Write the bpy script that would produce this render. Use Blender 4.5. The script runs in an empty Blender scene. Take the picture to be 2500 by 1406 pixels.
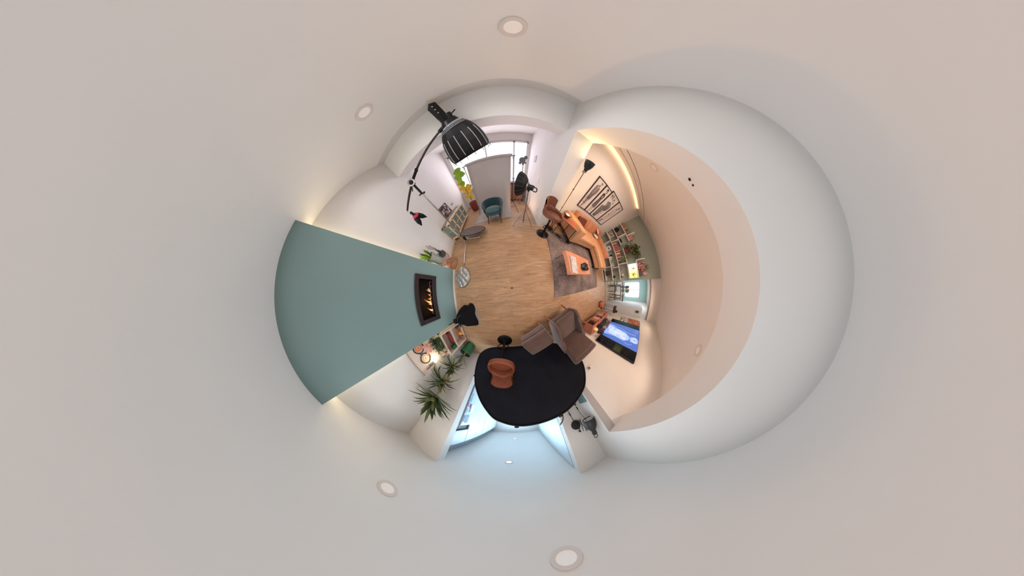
import bpy, bmesh, math, random
from math import sin, cos, pi, radians, hypot, atan2, sqrt
from mathutils import Vector, Matrix, Euler
S = bpy.context.scene
COL = S.collection
random.seed(7)

# ------------------------------------------------------------------ camera
# 360 degree camera on its stand in the middle of the room, seen as a stereographic view straight down
CAMH = 1.30
cd = bpy.data.cameras.new('camera'); cam = bpy.data.objects.new('camera', cd); COL.objects.link(cam)
cam.location = (0, 0, CAMH); cam.rotation_euler = (0, 0, radians(-5.05))
cd.type = 'PANO'; cd.panorama_type = 'FISHEYE_LENS_POLYNOMIAL'; cd.fisheye_fov = 2*pi
cd.sensor_width = 36; cd.sensor_fit = 'HORIZONTAL'; cd.clip_start = 0.01
RMM = 283*36/2500
cd.fisheye_polynomial_k0 = 0
for i, kk in enumerate((2.22951554, -0.80497854, 0.14181671, -0.00961207)):
    setattr(cd, 'fisheye_polynomial_k%d' % (i+1), -kk/RMM**(i+1))
S.camera = cam
S.view_settings.view_transform = 'Standard'; S.view_settings.look = 'None'
S.view_settings.gamma = 1; S.view_settings.use_curve_mapping = False
S.view_settings.exposure = 0.06

# ------------------------------------------------------------------ world: overcast daylight outside the windows
w = bpy.data.worlds.new('world'); S.world = w; w.use_nodes = True
w.node_tree.nodes['Background'].inputs[0].default_value = (0.93, 0.96, 1.0, 1)
w.node_tree.nodes['Background'].inputs[1].default_value = 1.6

def area(name, loc, rot, sx, sy, power, color, shape='RECTANGLE', spread=180):
    l = bpy.data.lights.new(name, 'AREA'); l.shape = shape; l.size = sx
    if shape in ('RECTANGLE', 'ELLIPSE'): l.size_y = sy
    l.energy = power; l.color = color; l.spread = radians(spread)
    o = bpy.data.objects.new(name, l); COL.objects.link(o); o.location = loc; o.rotation_euler = [radians(a) for a in rot]; o.visible_camera = False
    return o
def point(name, loc, power, color, r=0.03):
    l = bpy.data.lights.new(name, 'POINT'); l.energy = power; l.color = color; l.shadow_soft_size = r
    o = bpy.data.objects.new(name, l); COL.objects.link(o); o.location = loc; return o
def spot(name, loc, rot, power, color, ang=120, blend=0.6, r=0.05):
    l = bpy.data.lights.new(name, 'SPOT'); l.energy = power; l.color = color; l.spot_size = radians(ang); l.spot_blend = blend; l.shadow_soft_size = r
    o = bpy.data.objects.new(name, l); COL.objects.link(o); o.location = loc; o.rotation_euler = [radians(a) for a in rot]; return o
CEIL = 2.64
# daylight through the studio window and the dining window
area('studio_window_daylight', (-0.4, 4.75, 1.6), (90, 0, 0), 2.7, 1.5, 42, (0.95, 0.84, 1.0)).rotation_euler = (radians(90), 0, pi)
area('dining_window_daylight', (9.55, -0.9, 1.5), (0, -90, 0), 1.5, 1.6, 26, (0.85, 0.95, 1.0)).rotation_euler = (0, radians(90), 0)

# ------------------------------------------------------------------ helpers
def lin(c):
    out = []
    for v in c[:3]:
        v /= 255.0
        out.append(v/12.92 if v <= 0.04045 else ((v+0.055)/1.055)**2.4)
    return (out[0], out[1], out[2], 1)
MATS = {}
def M(name, col, rough=0.6, metal=0.0, emit=0.0, ecol=None, noise=0.0, nscale=20, bump=0.0, alpha=1.0, spec=0.5, trans=0.0, sheen=0.0):
    if name in MATS: return MATS[name]
    m = bpy.data.materials.new(name); m.use_nodes = True; nt = m.node_tree; b = nt.nodes['Principled BSDF']
    b.inputs['Base Color'].default_value = lin(col); b.inputs['Roughness'].default_value = rough; b.inputs['Metallic'].default_value = metal
    b.inputs['Specular IOR Level'].default_value = spec
    if alpha < 1: b.inputs['Alpha'].default_value = alpha
    if trans: b.inputs['Transmission Weight'].default_value = trans
    if sheen: b.inputs['Sheen Weight'].default_value = sheen
    if emit:
        b.inputs['Emission Color'].default_value = lin(ecol or col); b.inputs['Emission Strength'].default_value = emit
    if noise or bump:
        tc = nt.nodes.new('ShaderNodeTexCoord'); n = nt.nodes.new('ShaderNodeTexNoise'); n.inputs['Scale'].default_value = nscale; n.inputs['Detail'].default_value = 5
        nt.links.new(tc.outputs['Object'], n.inputs['Vector'])
        if noise:
            mx = nt.nodes.new('ShaderNodeMixRGB'); mx.blend_type = 'MULTIPLY'; mx.inputs[1].default_value = lin(col)
            r = nt.nodes.new('ShaderNodeValToRGB'); r.color_ramp.elements[0].position = 0.3; r.color_ramp.elements[1].position = 0.7
            a = 1-noise; r.color_ramp.elements[0].color = (a, a, a, 1); r.color_ramp.elements[1].color = (1+noise*.4,)*3+(1,)
            mx.inputs[0].default_value = 1; nt.links.new(n.outputs['Fac'], r.inputs[0]); nt.links.new(r.outputs[0], mx.inputs[2]); nt.links.new(mx.outputs[0], b.inputs['Base Color'])
        if bump:
            bp = nt.nodes.new('ShaderNodeBump'); bp.inputs['Strength'].default_value = bump; bp.inputs['Distance'].default_value = 0.01
            nt.links.new(n.outputs['Fac'], bp.inputs['Height']); nt.links.new(bp.outputs[0], b.inputs['Normal'])
    MATS[name] = m; return m

TM = {}
def thing(name, label, cat, loc=(0, 0, 0), rz=0.0, group=None):
    o = bpy.data.objects.new(name, None); COL.objects.link(o); o.empty_display_size = 0.1
    o.location = loc; o.rotation_euler = (0, 0, rz); o['label'] = label; o['category'] = cat
    if group: o['group'] = group
    TM[o.name] = Matrix.Translation(loc) @ Matrix.Rotation(rz, 4, 'Z')
    return o
def tag(o, label, cat, group=None):
    o['label'] = label; o['category'] = cat
    if group: o['group'] = group
    return o
class B:
    def __init__(self): self.bm = bmesh.new(); self.mi = 0; self.M = Matrix.Identity(4)
    def _f(self, vs):
        try:
            f = self.bm.faces.new(vs); f.material_index = self.mi; f.smooth = True; return f
        except ValueError: return None
    def v(self, p): return self.bm.verts.new(self.M @ Vector(p))
    def box(self, p0, p1, rot=None, bev=0.0):
        c = [(a+b)/2 for a, b in zip(p0, p1)]; s = [abs(b-a) for a, b in zip(p0, p1)]
        return self.boxc(c, s, rot, bev)
    def boxc(self, c, s, rot=None, bev=0.0, taper=(1, 1)):
        R = Matrix.Identity(3)
        if rot is not None: R = Euler([radians(a) for a in rot]).to_matrix()
        vs = []
        for z in (-.5, .5):
            for x, y in ((-.5, -.5), (.5, -.5), (.5, .5), (-.5, .5)):
                k = taper if z > 0 else (1, 1)
                vs.append(self.v(Vector(c)+R @ Vector((x*s[0]*k[0], y*s[1]*k[1], z*s[2]))))
        fs = [self._f([vs[i] for i in q]) for q in ((3, 2, 1, 0), (4, 5, 6, 7), (0, 1, 5, 4), (1, 2, 6, 5), (2, 3, 7, 6), (3, 0, 4, 7))]
        if bev:
            es = list({e for f in fs for e in f.edges})
            r = bmesh.ops.bevel(self.bm, geom=es, offset=min(bev, min(s)*.45), segments=3 if bev > .015 else 2, profile=.6, affect='EDGES')
            for f in r['faces']: f.material_index = self.mi; f.smooth = True
        return self
    def ring(self, c, r, ax, n, ax2=None, ph=0):
        ax = Vector(ax).normalized(); t = Vector((0, 0, 1)) if abs(ax.z) < .9 else Vector((1, 0, 0))
        if ax2 is not None: t = Vector(ax2)
        u = ax.cross(t).normalized(); w_ = ax.cross(u)
        return [self.v(Vector(c)+(u*cos(2*pi*i/n+ph)+w_*sin(2*pi*i/n+ph))*r) for i in range(n)]
    def bridge(self, a, b):
        n = len(a)
        for i in range(n): self._f([a[i], a[(i+1) % n], b[(i+1) % n], b[i]])
    def cyl(self, p, q, r1, r2=None, n=16, cap=True):
        r2 = r1 if r2 is None else r2; ax = Vector(q)-Vector(p)
        if ax.length < 1e-6: return self
        a = self.ring(p, max(r1, 1e-4), ax, n); b = self.ring(q, max(r2, 1e-4), ax, n); self.bridge(a, b)
        if cap: self._f(a[::-1]); self._f(b)
        return self
    def tube(self, pts, r, n=8, cap=True, closed=False):
        P = [Vector(p) for p in pts]; rs = r if isinstance(r, (list, tuple)) else [r]*len(P); prev = None; first = None; t0 = None
        for i, p in enumerate(P):
            if closed: d = P[(i+1) % len(P)]-P[i-1]
            else: d = P[min(i+1, len(P)-1)]-P[max(i-1, 0)]
            d.normalize()
            if t0 is None: t0 = Vector((0, 0, 1)) if abs(d.z) < .9 else Vector((1, 0, 0))
            u = d.cross(t0).normalized(); w_ = d.cross(u); t0 = -w_ if False else (t0 - d*t0.dot(d)).normalized()
            ring = [self.v(p+(u*cos(2*pi*k/n)+w_*sin(2*pi*k/n))*rs[i]) for k in range(n)]
            if prev: self.bridge(prev, ring)
            elif cap and not closed: self._f(ring[::-1])
            if first is None: first = ring
            prev = ring
        if closed: self.bridge(prev, first)
        elif cap: self._f(prev)
        return self
    def sph(self, c, r, n=14, sc=(1, 1, 1), rot=None, half=None):
        R = Euler([radians(a) for a in rot]).to_matrix() if rot else Matrix.Identity(3); m = max(6, n//2); rows = []
        for j in range(m+1):
            th = pi*j/m
            if half == 'top': th = pi/2*j/m
            z = cos(th); q = sin(th)
            if q < 1e-5: rows.append([self.v(Vector(c)+R @ Vector((0, 0, z*r*sc[2])))])
            else: rows.append([self.v(Vector(c)+R @ Vector((q*cos(2*pi*i/n)*r*sc[0], q*sin(2*pi*i/n)*r*sc[1], z*r*sc[2]))) for i in range(n)])
        for a, b in zip(rows, rows[1:]):
            for i in range(n):
                if len(a) == 1 and len(b) > 1: self._f([a[0], b[i], b[(i+1) % n]])
                elif len(b) == 1 and len(a) > 1: self._f([a[i], b[0], a[(i+1) % n]])
                elif len(a) > 1: self._f([a[i], b[i], b[(i+1) % n], a[(i+1) % n]])
        return self
    def lathe(self, prof, c=(0, 0, 0), ax=(0, 0, 1), n=24, closed=False):
        prev = None; ax = Vector(ax).normalized(); first = None
        for r, z in prof:
            rg = self.ring(Vector(c)+ax*z, max(r, 2e-4), ax, n)
            if prev: self.bridge(prev, rg)
            else: first = rg
            prev = rg
        if closed: self.bridge(prev, first)
        return self
    def prism(self, pts, h, f=None):
        """pts: 3D loop, h: 3D offset vector"""
        a = [self.v(p) for p in pts]; b = [self.v(Vector(p)+Vector(h)) for p in pts]; n = len(a)
        self._f(a[::-1]); self._f(b)
        for i in range(n): self._f([a[i], a[(i+1) % n], b[(i+1) % n], b[i]])
        return self
    def grid(self, fn, nu, nv, closed_u=False):
        rows = [[self.v(fn(i/(nu if closed_u else nu-1) if nu > 1 else 0, j/(nv-1))) for i in range(nu)] for j in range(nv)]
        for j in range(nv-1):
            for i in range(nu if closed_u else nu-1):
                k = (i+1) % nu; self._f([rows[j][i], rows[j][k], rows[j+1][k], rows[j+1][i]])
        return self
    def leaf(self, base, d, L, W, droop=0.3, fold=0.25, seg=5, up=(0, 0, 1), shape='lance'):
        d = Vector(d).normalized(); side = d.cross(Vector(up))
        if side.length < .05: side = d.cross(Vector((1, 0.3, 0)))
        side.normalize(); nrm = side.cross(d).normalized(); rows = []
        for k in range(seg+1):
            t = k/seg
            if shape == 'lance': wd = W*(sin(pi*min(1, t*.9+.08))**.8 if t < 1 else 0.02)
            elif shape == 'oval': wd = W*sqrt(max(0.001, 1-(2*t-1)**2))*(0.75+.5*t)
            else: wd = W*(1-t)**.5
            p = Vector(base)+d*(L*t*(1-droop*.3*t))-Vector((0, 0, 1))*(droop*L*t*t)
            rows.append([self.v(p-side*wd/2+nrm*fold*wd), self.v(p), self.v(p+side*wd/2+nrm*fold*wd)])
        for a, b in zip(rows, rows[1:]):
            self._f([a[0], a[1], b[1], b[0]]); self._f([a[1], a[2], b[2], b[1]])
        return self
    def clamp(self, ax, lo=None, hi=None):
        for v in self.bm.verts:
            if lo is not None and v.co[ax] < lo: v.co[ax] = lo+.001*(v.index % 5)
            if hi is not None and v.co[ax] > hi: v.co[ax] = hi-.001*(v.index % 5)
        return self
    def build(self, name, mats, parent=None, world=True, flat=None, solid=0, sub=0, ang=40):
        bmesh.ops.remove_doubles(self.bm, verts=self.bm.verts, dist=1e-6)
        bmesh.ops.recalc_face_normals(self.bm, faces=self.bm.faces)
        me = bpy.data.meshes.new(name)
        o = bpy.data.objects.new(name, me)
        if parent is not None:
            Mx = TM[parent.name]
            if world: bmesh.ops.transform(self.bm, matrix=Mx.inverted(), verts=self.bm.verts)
            o.parent = parent; TM[o.name] = Mx
        else:
            vs = self.bm.verts
            if len(vs):
                lo = [min(v.co[i] for v in vs) for i in range(3)]; hi = [max(v.co[i] for v in vs) for i in range(3)]
                c = Vector(((lo[0]+hi[0])/2, (lo[1]+hi[1])/2, lo[2])); bmesh.ops.translate(self.bm, vec=-c, verts=vs); o.location = c
                TM[o.name] = Matrix.Translation(c)
        self.bm.to_mesh(me); self.bm.free()
        for m in (mats if isinstance(mats, (list, tuple)) else [mats]): me.materials.append(m)
        COL.objects.link(o)
        if flat: 
            for p in me.polygons: p.use_smooth = False
        else:
            try: me.set_sharp_from_angle(angle=radians(ang))
            except Exception: pass
        if solid:
            md = o.modifiers.new('s', 'SOLIDIFY'); md.thickness = solid; md.offset = 0
        if sub:
            md = o.modifiers.new('u', 'SUBSURF'); md.levels = sub; md.render_levels = sub
        return o
def struct(o):
    o['kind'] = 'structure'; return o
def dup(root, loc, rz=None, label=None, group=None):
    r = root.copy(); COL.objects.link(r); r.location = loc
    if rz is not None: r.rotation_euler = (0, 0, rz)
    TM[r.name] = Matrix.Translation(loc) @ Matrix.Rotation(r.rotation_euler[2], 4, 'Z')
    if label: r['label'] = label
    if group: r['group'] = group
    for ch in list(root.children):
        c = ch.copy(); COL.objects.link(c); c.parent = r
        for g in list(ch.children):
            d = g.copy(); COL.objects.link(d); d.parent = c
    return r
def smooth(pts, k=4):
    """catmull-rom through points"""
    P = [Vector(p) for p in pts]; P = [P[0]*2-P[1]]+P+[P[-1]*2-P[-2]]; out = []
    for i in range(1, len(P)-2):
        for s in range(k):
            t = s/k; a, b, c, d = P[i-1:i+3]
            out.append(.5*((2*b)+(c-a)*t+(2*a-5*b+4*c-d)*t*t+(3*b-a-3*c+d)*t**3))
    out.append(P[-2]); return out

# ------------------------------------------------------------------ materials
WALL = M('wall_white', (222, 219, 216), .85, noise=.02, nscale=3, bump=.05)
CEILM = M('ceiling_white', (222, 220, 218), .9, noise=.02, nscale=2, bump=.04)
GREEN = M('sage_green_paint', (116, 140, 138), .8, noise=.03, nscale=2.5, bump=.05)
OLIVE = M('olive_grey_paint', (156, 166, 156), .8, noise=.03, nscale=3)
WHITE = M('white_lacquer', (226, 224, 222), .45)
TRIMM = M('white_trim', (224, 216, 208), .5)
BLACK = M('black_plastic', (22, 22, 25), .45)
BLACKM = M('black_metal', (26, 25, 27), .35, .6)
CHROME = M('chrome', (205, 200, 195), .22, 1.0)
STEEL = M('brushed_steel', (150, 148, 146), .38, .9)
DARKW = M('dark_wood', (74, 42, 34), .5, noise=.25, nscale=18)
REDW = M('reddish_wood', (176, 118, 92), .5, noise=.2, nscale=14)
BEIGEW = M('beech_wood', (188, 132, 84), .5, noise=.15, nscale=14)
ORANGE = M('cognac_leather', (216, 164, 124), .48, noise=.10, nscale=9, bump=.25)
BROWNL = M('brown_leather', (122, 72, 54), .42, noise=.12, nscale=12, bump=.3)
TAUPE = M('taupe_velvet', (90, 62, 52), .8, noise=.25, nscale=5, sheen=.4)
TEAL = M('teal_velvet', (12, 56, 62), .7, noise=.15, nscale=6, sheen=.5)
GREYC = M('grey_backdrop_cloth', (186, 176, 172), .9, noise=.03, nscale=4)
SOFTB = M('black_nylon', (10, 11, 16), .55, noise=.3, nscale=9, bump=.15, spec=.35)
LEAFD = M('dark_green_leaf', (52, 70, 44), .5, noise=.3, nscale=12)
LEAFM = M('olive_green_leaf', (104, 114, 70), .5, noise=.3, nscale=12)
LEAFB = M('brightened_green_leaf', (148, 188, 58), .5, noise=.25, nscale=10)  # brightened too for the backlit fig; other plants share it
LEAFY = M('backlit_yellow_leaf', (226, 186, 50), .5, noise=.15, nscale=10)  # brightened colour mimics window light through the fig leaves
TERRA = M('copper_wire', (176, 118, 96), .4, .5)
GREENP = M('dark_green_enamel', (24, 82, 52), .35)
GLASSG = M('cabinet_glass', (150, 168, 160), .12, alpha=.35)
PAPER = M('white_paper', (222, 218, 214), .8)
INK = M('black_ink', (34, 32, 33), .8)
GINK = M('grey_ink', (128, 124, 124), .8)
PINK = M('pink_card', (205, 130, 128), .7)

def wood_floor():
    m = bpy.data.materials.new('oak_laminate_planks'); m.use_nodes = True; nt = m.node_tree; b = nt.nodes['Principled BSDF']; N = nt.nodes.new; L = nt.links.new
    tc = N('ShaderNodeTexCoord'); br = N('ShaderNodeTexBrick'); L(tc.outputs['Object'], br.inputs['Vector'])
    br.offset = .37; br.inputs['Scale'].default_value = 1; br.inputs['Brick Width'].default_value = 1.28; br.inputs['Row Height'].default_value = .19
    br.inputs['Mortar Size'].default_value = .0012; br.inputs['Color1'].default_value = lin((196, 160, 126)); br.inputs['Color2'].default_value = lin((184, 147, 114)); br.inputs['Mortar'].default_value = lin((150, 114, 82))
    mp = N('ShaderNodeMapping'); mp.inputs['Scale'].default_value = (1.6, 22, 1); L(tc.outputs['Object'], mp.inputs['Vector'])
    n = N('ShaderNodeTexNoise'); n.inputs['Scale'].default_value = 1.6; n.inputs['Detail'].default_value = 8; n.inputs['Roughness'].default_value = .62; n.inputs['Distortion'].default_value = .5; L(mp.outputs[0], n.inputs['Vector'])
    r = N('ShaderNodeValToRGB'); r.color_ramp.elements[0].position = .28; r.color_ramp.elements[0].color = (.50, .44, .38, 1); r.color_ramp.elements[1].position = .62; r.color_ramp.elements[1].color = (1.06, 1.04, 1.02, 1); L(n.outputs['Fac'], r.inputs[0])
    mx = N('ShaderNodeMixRGB'); mx.blend_type = 'MULTIPLY'; mx.inputs[0].default_value = .85; L(br.outputs['Color'], mx.inputs[1]); L(r.outputs[0], mx.inputs[2])
    mp2 = N('ShaderNodeMapping'); mp2.inputs['Scale'].default_value = (5, 26, 1); L(tc.outputs['Object'], mp2.inputs['Vector'])
    n2 = N('ShaderNodeTexNoise'); n2.inputs['Scale'].default_value = 1.3; n2.inputs['Detail'].default_value = 3; L(mp2.outputs[0], n2.inputs['Vector'])
    r2 = N('ShaderNodeValToRGB'); r2.color_ramp.elements[0].position = .24; r2.color_ramp.elements[0].color = (.5, .42, .34, 1); r2.color_ramp.elements[1].position = .36; r2.color_ramp.elements[1].color = (1, 1, 1, 1); L(n2.outputs['Fac'], r2.inputs[0])
    mx2 = N('ShaderNodeMixRGB'); mx2.blend_type = 'MULTIPLY'; mx2.inputs[0].default_value = .8; L(mx.outputs[0], mx2.inputs[1]); L(r2.outputs[0], mx2.inputs[2])
    L(mx2.outputs[0], b.inputs['Base Color']); b.inputs['Roughness'].default_value = .42; b.inputs['Specular IOR Level'].default_value = .35
    bp = N('ShaderNodeBump'); bp.inputs['Strength'].default_value = .12; bp.inputs['Distance'].default_value = .004; L(n.outputs['Fac'], bp.inputs['Height']); L(bp.outputs[0], b.inputs['Normal'])
    return m
WOOD = wood_floor()
def brick_mat(name, c1, c2, cm, bw, rh, ms, rough=.8):
    m = bpy.data.materials.new(name); m.use_nodes = True; nt = m.node_tree; b = nt.nodes['Principled BSDF']; N = nt.nodes.new; L = nt.links.new
    tc = N('ShaderNodeTexCoord'); mp = N('ShaderNodeMapping'); mp.inputs['Rotation'].default_value = (pi/2, 0, 0); L(tc.outputs['Object'], mp.inputs['Vector'])
    br = N('ShaderNodeTexBrick'); L(mp.outputs[0], br.inputs['Vector']); br.inputs['Scale'].default_value = 1; br.inputs['Brick Width'].default_value = bw; br.inputs['Row Height'].default_value = rh; br.inputs['Mortar Size'].default_value = ms
    br.inputs['Color1'].default_value = lin(c1); br.inputs['Color2'].default_value = lin(c2); br.inputs['Mortar'].default_value = lin(cm)
    L(br.outputs['Color'], b.inputs['Base Color']); b.inputs['Roughness'].default_value = rough; return m
def rug_mat():
    m = bpy.data.materials.new('mottled_rug_pile'); m.use_nodes = True; nt = m.node_tree; b = nt.nodes['Principled BSDF']; N = nt.nodes.new; L = nt.links.new
    tc = N('ShaderNodeTexCoord'); n = N('ShaderNodeTexNoise'); n.inputs['Scale'].default_value = 1.7; n.inputs['Detail'].default_value = 3; L(tc.outputs['Object'], n.inputs['Vector'])
    n2 = N('ShaderNodeTexNoise'); n2.inputs['Scale'].default_value = 34; n2.inputs['Detail'].default_value = 4; n2.inputs['Roughness'].default_value = .7; L(tc.outputs['Object'], n2.inputs['Vector'])
    r = N('ShaderNodeValToRGB'); r.color_ramp.elements[0].position = .35; r.color_ramp.elements[0].color = lin((112, 99, 100)); r.color_ramp.elements[1].position = .65; r.color_ramp.elements[1].color = lin((158, 142, 136)); L(n.outputs['Fac'], r.inputs[0])
    r2 = N('ShaderNodeValToRGB'); r2.color_ramp.elements[0].position = .4; r2.color_ramp.elements[0].color = (.5, .48, .48, 1); r2.color_ramp.elements[1].position = .6; r2.color_ramp.elements[1].color = (1.15, 1.12, 1.1, 1); L(n2.outputs['Fac'], r2.inputs[0])
    mx = N('ShaderNodeMixRGB'); mx.blend_type = 'MULTIPLY'; mx.inputs[0].default_value = .8; L(r.outputs[0], mx.inputs[1]); L(r2.outputs[0], mx.inputs[2]); L(mx.outputs[0], b.inputs['Base Color']); b.inputs['Roughness'].default_value = .95
    bp = N('ShaderNodeBump'); bp.inputs['Strength'].default_value = .6; bp.inputs['Distance'].default_value = .01; L(n2.outputs['Fac'], bp.inputs['Height']); L(bp.outputs[0], b.inputs['Normal'])
    return m
# ================================================================== the room shell
T = .12
def wallbox(name, p0, p1, mat=WALL): 
    b = B(); b.box(p0, p1); return struct(b.build(name, mat))
b = B(); b.box((-4.0, -6.6, -.1), (10.0, 5.2, 0)); fl = struct(b.build('floor', WOOD))
b = B(); b.box((-4.0, -6.6, CEIL), (10.0, 2.115, CEIL+.12)); b.box((-4.0, 2.29, CEIL), (10.0, 5.2, CEIL+.12)); b.box((1.10, 2.10, CEIL), (10, 2.30, CEIL+.12)); b.box((-2.1, 2.09, CEIL+.012), (1.10, 2.31, CEIL+.119))
struct(b.build('ceiling', CEILM))
# left side: white wall with the sage green chimney breast in front
wallbox('wall_left', (-2.07, -2.42, 0), (-1.95, 4.7, CEIL+.16))
b = B(); b.box((-1.90, -.845, 0), (-1.69, -.535, CEIL)); b.box((-1.90, .39, 0), (-1.69, .70, CEIL)); b.box((-1.90, -.535, 0), (-1.69, .39, .575)); b.box((-1.90, -.535, .97), (-1.69, .39, CEIL)); b.box((-1.90, -.535, .575), (-1.88, .39, .97))
struct(b.build('wall_chimney_breast', GREEN))
b = B(); b.box((-1.95, -.82, 0), (-1.90, .675, CEIL)); struct(b.build('wall_breast_core', WALL))
# light lines behind both edges of the breast
for i, y in enumerate((-.845, .70)):
    b = B(); s = -1 if y < 0 else 1
    b.box((-1.94, y-s*.02, .05), (-1.905, y-s*.004, CEIL-.02)); o = b.build('led_strip', M('cream_led', (255, 240, 205), .5, emit=13, ecol=(255, 232, 184)))
    tag(o, ['cream light strip hidden behind the south edge of the green chimney breast', 'cream light strip hidden behind the north edge of the green chimney breast'][i], 'light strip')
# south side: wall stub, kitchen opening, lamp pillar
wallbox('wall_south_west', (-2.07, -2.50, 0), (-1.25, -2.30, CEIL))
wallbox('wall_lamp_pillar', (.63, -2.50, 0), (1.15, -2.30, CEIL))
wallbox('wall_corner_return', (1.03, -2.32, 0), (1.16, -1.86, CEIL))
wallbox('wall_television', (1.03, -1.98, 0), (9.9, -1.86, CEIL))
# kitchen
wallbox('wall_kitchen_west', (-1.60, -6.5, 0), (-1.48, -2.5, CEIL))
wallbox('wall_kitchen_south', (-1.6, -6.42, 0), (1.0, -6.30, CEIL))
wallbox('wall_kitchen_east', (.655, -6.4, 0), (.775, -2.5, CEIL))
# north alcove
wallbox('wall_alcove_east', (1.03, 2.0, 0), (1.36, 4.7, CEIL))
b = B(); b.box((-2.07, 4.6, 0), (1.1, 4.72, .82)); b.box((-2.07, 4.6, 2.38), (1.1, 4.72, CEIL+.1)); b.box((-2.07, 4.6, .82), (-1.82, 4.72, 2.38)); b.box((.95, 4.6, .82), (1.1, 4.72, 2.38))
struct(b.build('wall_north', WALL))
b = B(); b.box((-1.95, 2.27, 2.225), (1.03, 2.67, CEIL+.008)); struct(b.build('trim_1', CEILM))
b = B(); b.box((-1.95, 2.115, CEIL-.002), (1.03, 2.27, CEIL+.011)); struct(b.build('shade_strip', M('painted_shade_grey', (205, 201, 197), .8)))  # shadow beside the bulkhead painted as a greyer ceiling strip
# sofa room
wallbox('wall_prints', (1.36, 2.5, 0), (5.6, 2.62, CEIL))
b = B(); b.box((5.42, -.13, 0), (5.54, 2.5, CEIL)); struct(b.build('wall_shelves', OLIVE))
b = B(); b.box((1.03, -1.86, 2.174), (1.36, 2.0, CEIL)); struct(b.build('trim_2', CEILM))
wallbox('wall_glass_header', (5.50, -1.86, 2.26), (5.66, -.13, CEIL))
# dining room behind the glass
wallbox('wall_dining_north', (5.54, 1.2, 0), (9.9, 1.3, CEIL), M('teal_wall', (150, 200, 205), .8))
b = B(); b.box((9.4, -2.0, 0), (9.52, 1.3, .9)); b.box((9.4, -2.0, 2.1), (9.52, 1.3, CEIL)); b.box((9.4, -.35, .9), (9.52, 1.3, 2.1)); b.box((9.4, -2.0, .9), (9.52, -1.6, 2.1))
struct(b.build('wall_dining_east', M('pale_teal_wall', (168, 212, 214), .8)))
# baseboards
def bb(name, p0, p1): 
    b = B(); b.box(p0, p1, bev=.004); struct(b.build(name, TRIMM))
bb('baseboard_breast', (-1.69, -.845, 0), (-1.675, .70, .07))
bb('baseboard_left_north', (-1.95, .70, 0), (-1.935, 4.6, .08))
bb('baseboard_left_south', (-1.95, -2.3, 0), (-1.935, -.845, .08))
bb('baseboard_alcove_east', (1.015, 2.0, 0), (1.03, 4.6, .08))
bb('baseboard_pillar', (1.0, 1.985, 0), (1.36, 2.0, .02))
bb('baseboard_north', (-1.95, 4.585, 0), (1.0, 4.6, .08))
bb('baseboard_television', (1.05, -1.86, 0), (9.4, -1.845, .07))
bb('baseboard_south', (-1.95, -2.3, 0), (-1.25, -2.285, .08))
bb('baseboard_prints', (1.36, 2.485, 0), (5.4, 2.5, .07))

# windows
b = B(); W0, W1 = -1.82, .95
b.box((W0, 4.62, .82), (W1, 4.68, .87)); b.box((W0, 4.62, 2.33), (W1, 4.68, 2.38))
for x in (W0, -.5, .45, W1-.05): b.box((x, 4.62, .82), (x+.05, 4.68, 2.38))
wf = struct(b.build('window_1', WHITE))
b = B(); b.box((W0, 4.648, .86), (W1, 4.652, 2.35)); b.build('glass_pane', M('window_glass', (240, 245, 250), .02, alpha=.12), wf)
b = B(); b.box((W0-.03, 4.46, .79), (W1, 4.62, .82), bev=.004); b.build('window_sill', M('grey_sill', (150, 148, 148), .5), wf)
b = B(); b.cyl((-1.85, 4.52, 2.36), (.93, 4.52, 2.36), .012, n=10)
for x in (-1.2, -.25, .9): b.box((x-.012, 4.51, 2.33), (x+.012, 4.6, 2.39))
tag(b.build('curtain_rod', STEEL), 'thin grey rod along the top of the bright studio window', 'curtain rod')
b = B()
b.box((9.42, -1.6, .9), (9.48, -.35, .95)); b.box((9.42, -1.6, 2.05), (9.48, -.35, 2.1)); b.box((9.42, -1.6, .9), (9.48, -1.55, 2.1)); b.box((9.42, -.40, .9), (9.48, -.35, 2.1)); b.box((9.42, -1.0, .9), (9.48, -.96, 2.1))
wf2 = struct(b.build('window_2', WHITE)); b = B(); b.box((9.448, -1.58, .93), (9.452, -.37, 2.07)); b.build('glass_pane', MATS['window_glass'], wf2)

# glass partition to the dining room
gp = thing('glass_partition', 'frameless glass sliding partition with grey rails in front of the dining room', 'glass partition', (5.6, -.95, 0))
gm = M('partition_glass', (225, 235, 235), .05, alpha=.06)
for y0, y1 in ((-.62, -.13), (-1.28, -.60), (-1.86, -1.26)):
    b = B(); b.box((5.594, y0, .05), (5.602, y1, 2.22)); b.build('glass_panel', gm, gp)
b = B(); b.box((5.56, -1.86, 2.2), (5.64, -.13, 2.26), bev=.004); b.build('top_rail', M('grey_aluminium', (176, 160, 156), .4, .4), gp)
b = B(); b.box((5.56, -1.86, 0), (5.64, -.13, .03), bev=.004); b.build('bottom_rail', MATS['grey_aluminium'], gp)

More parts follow.
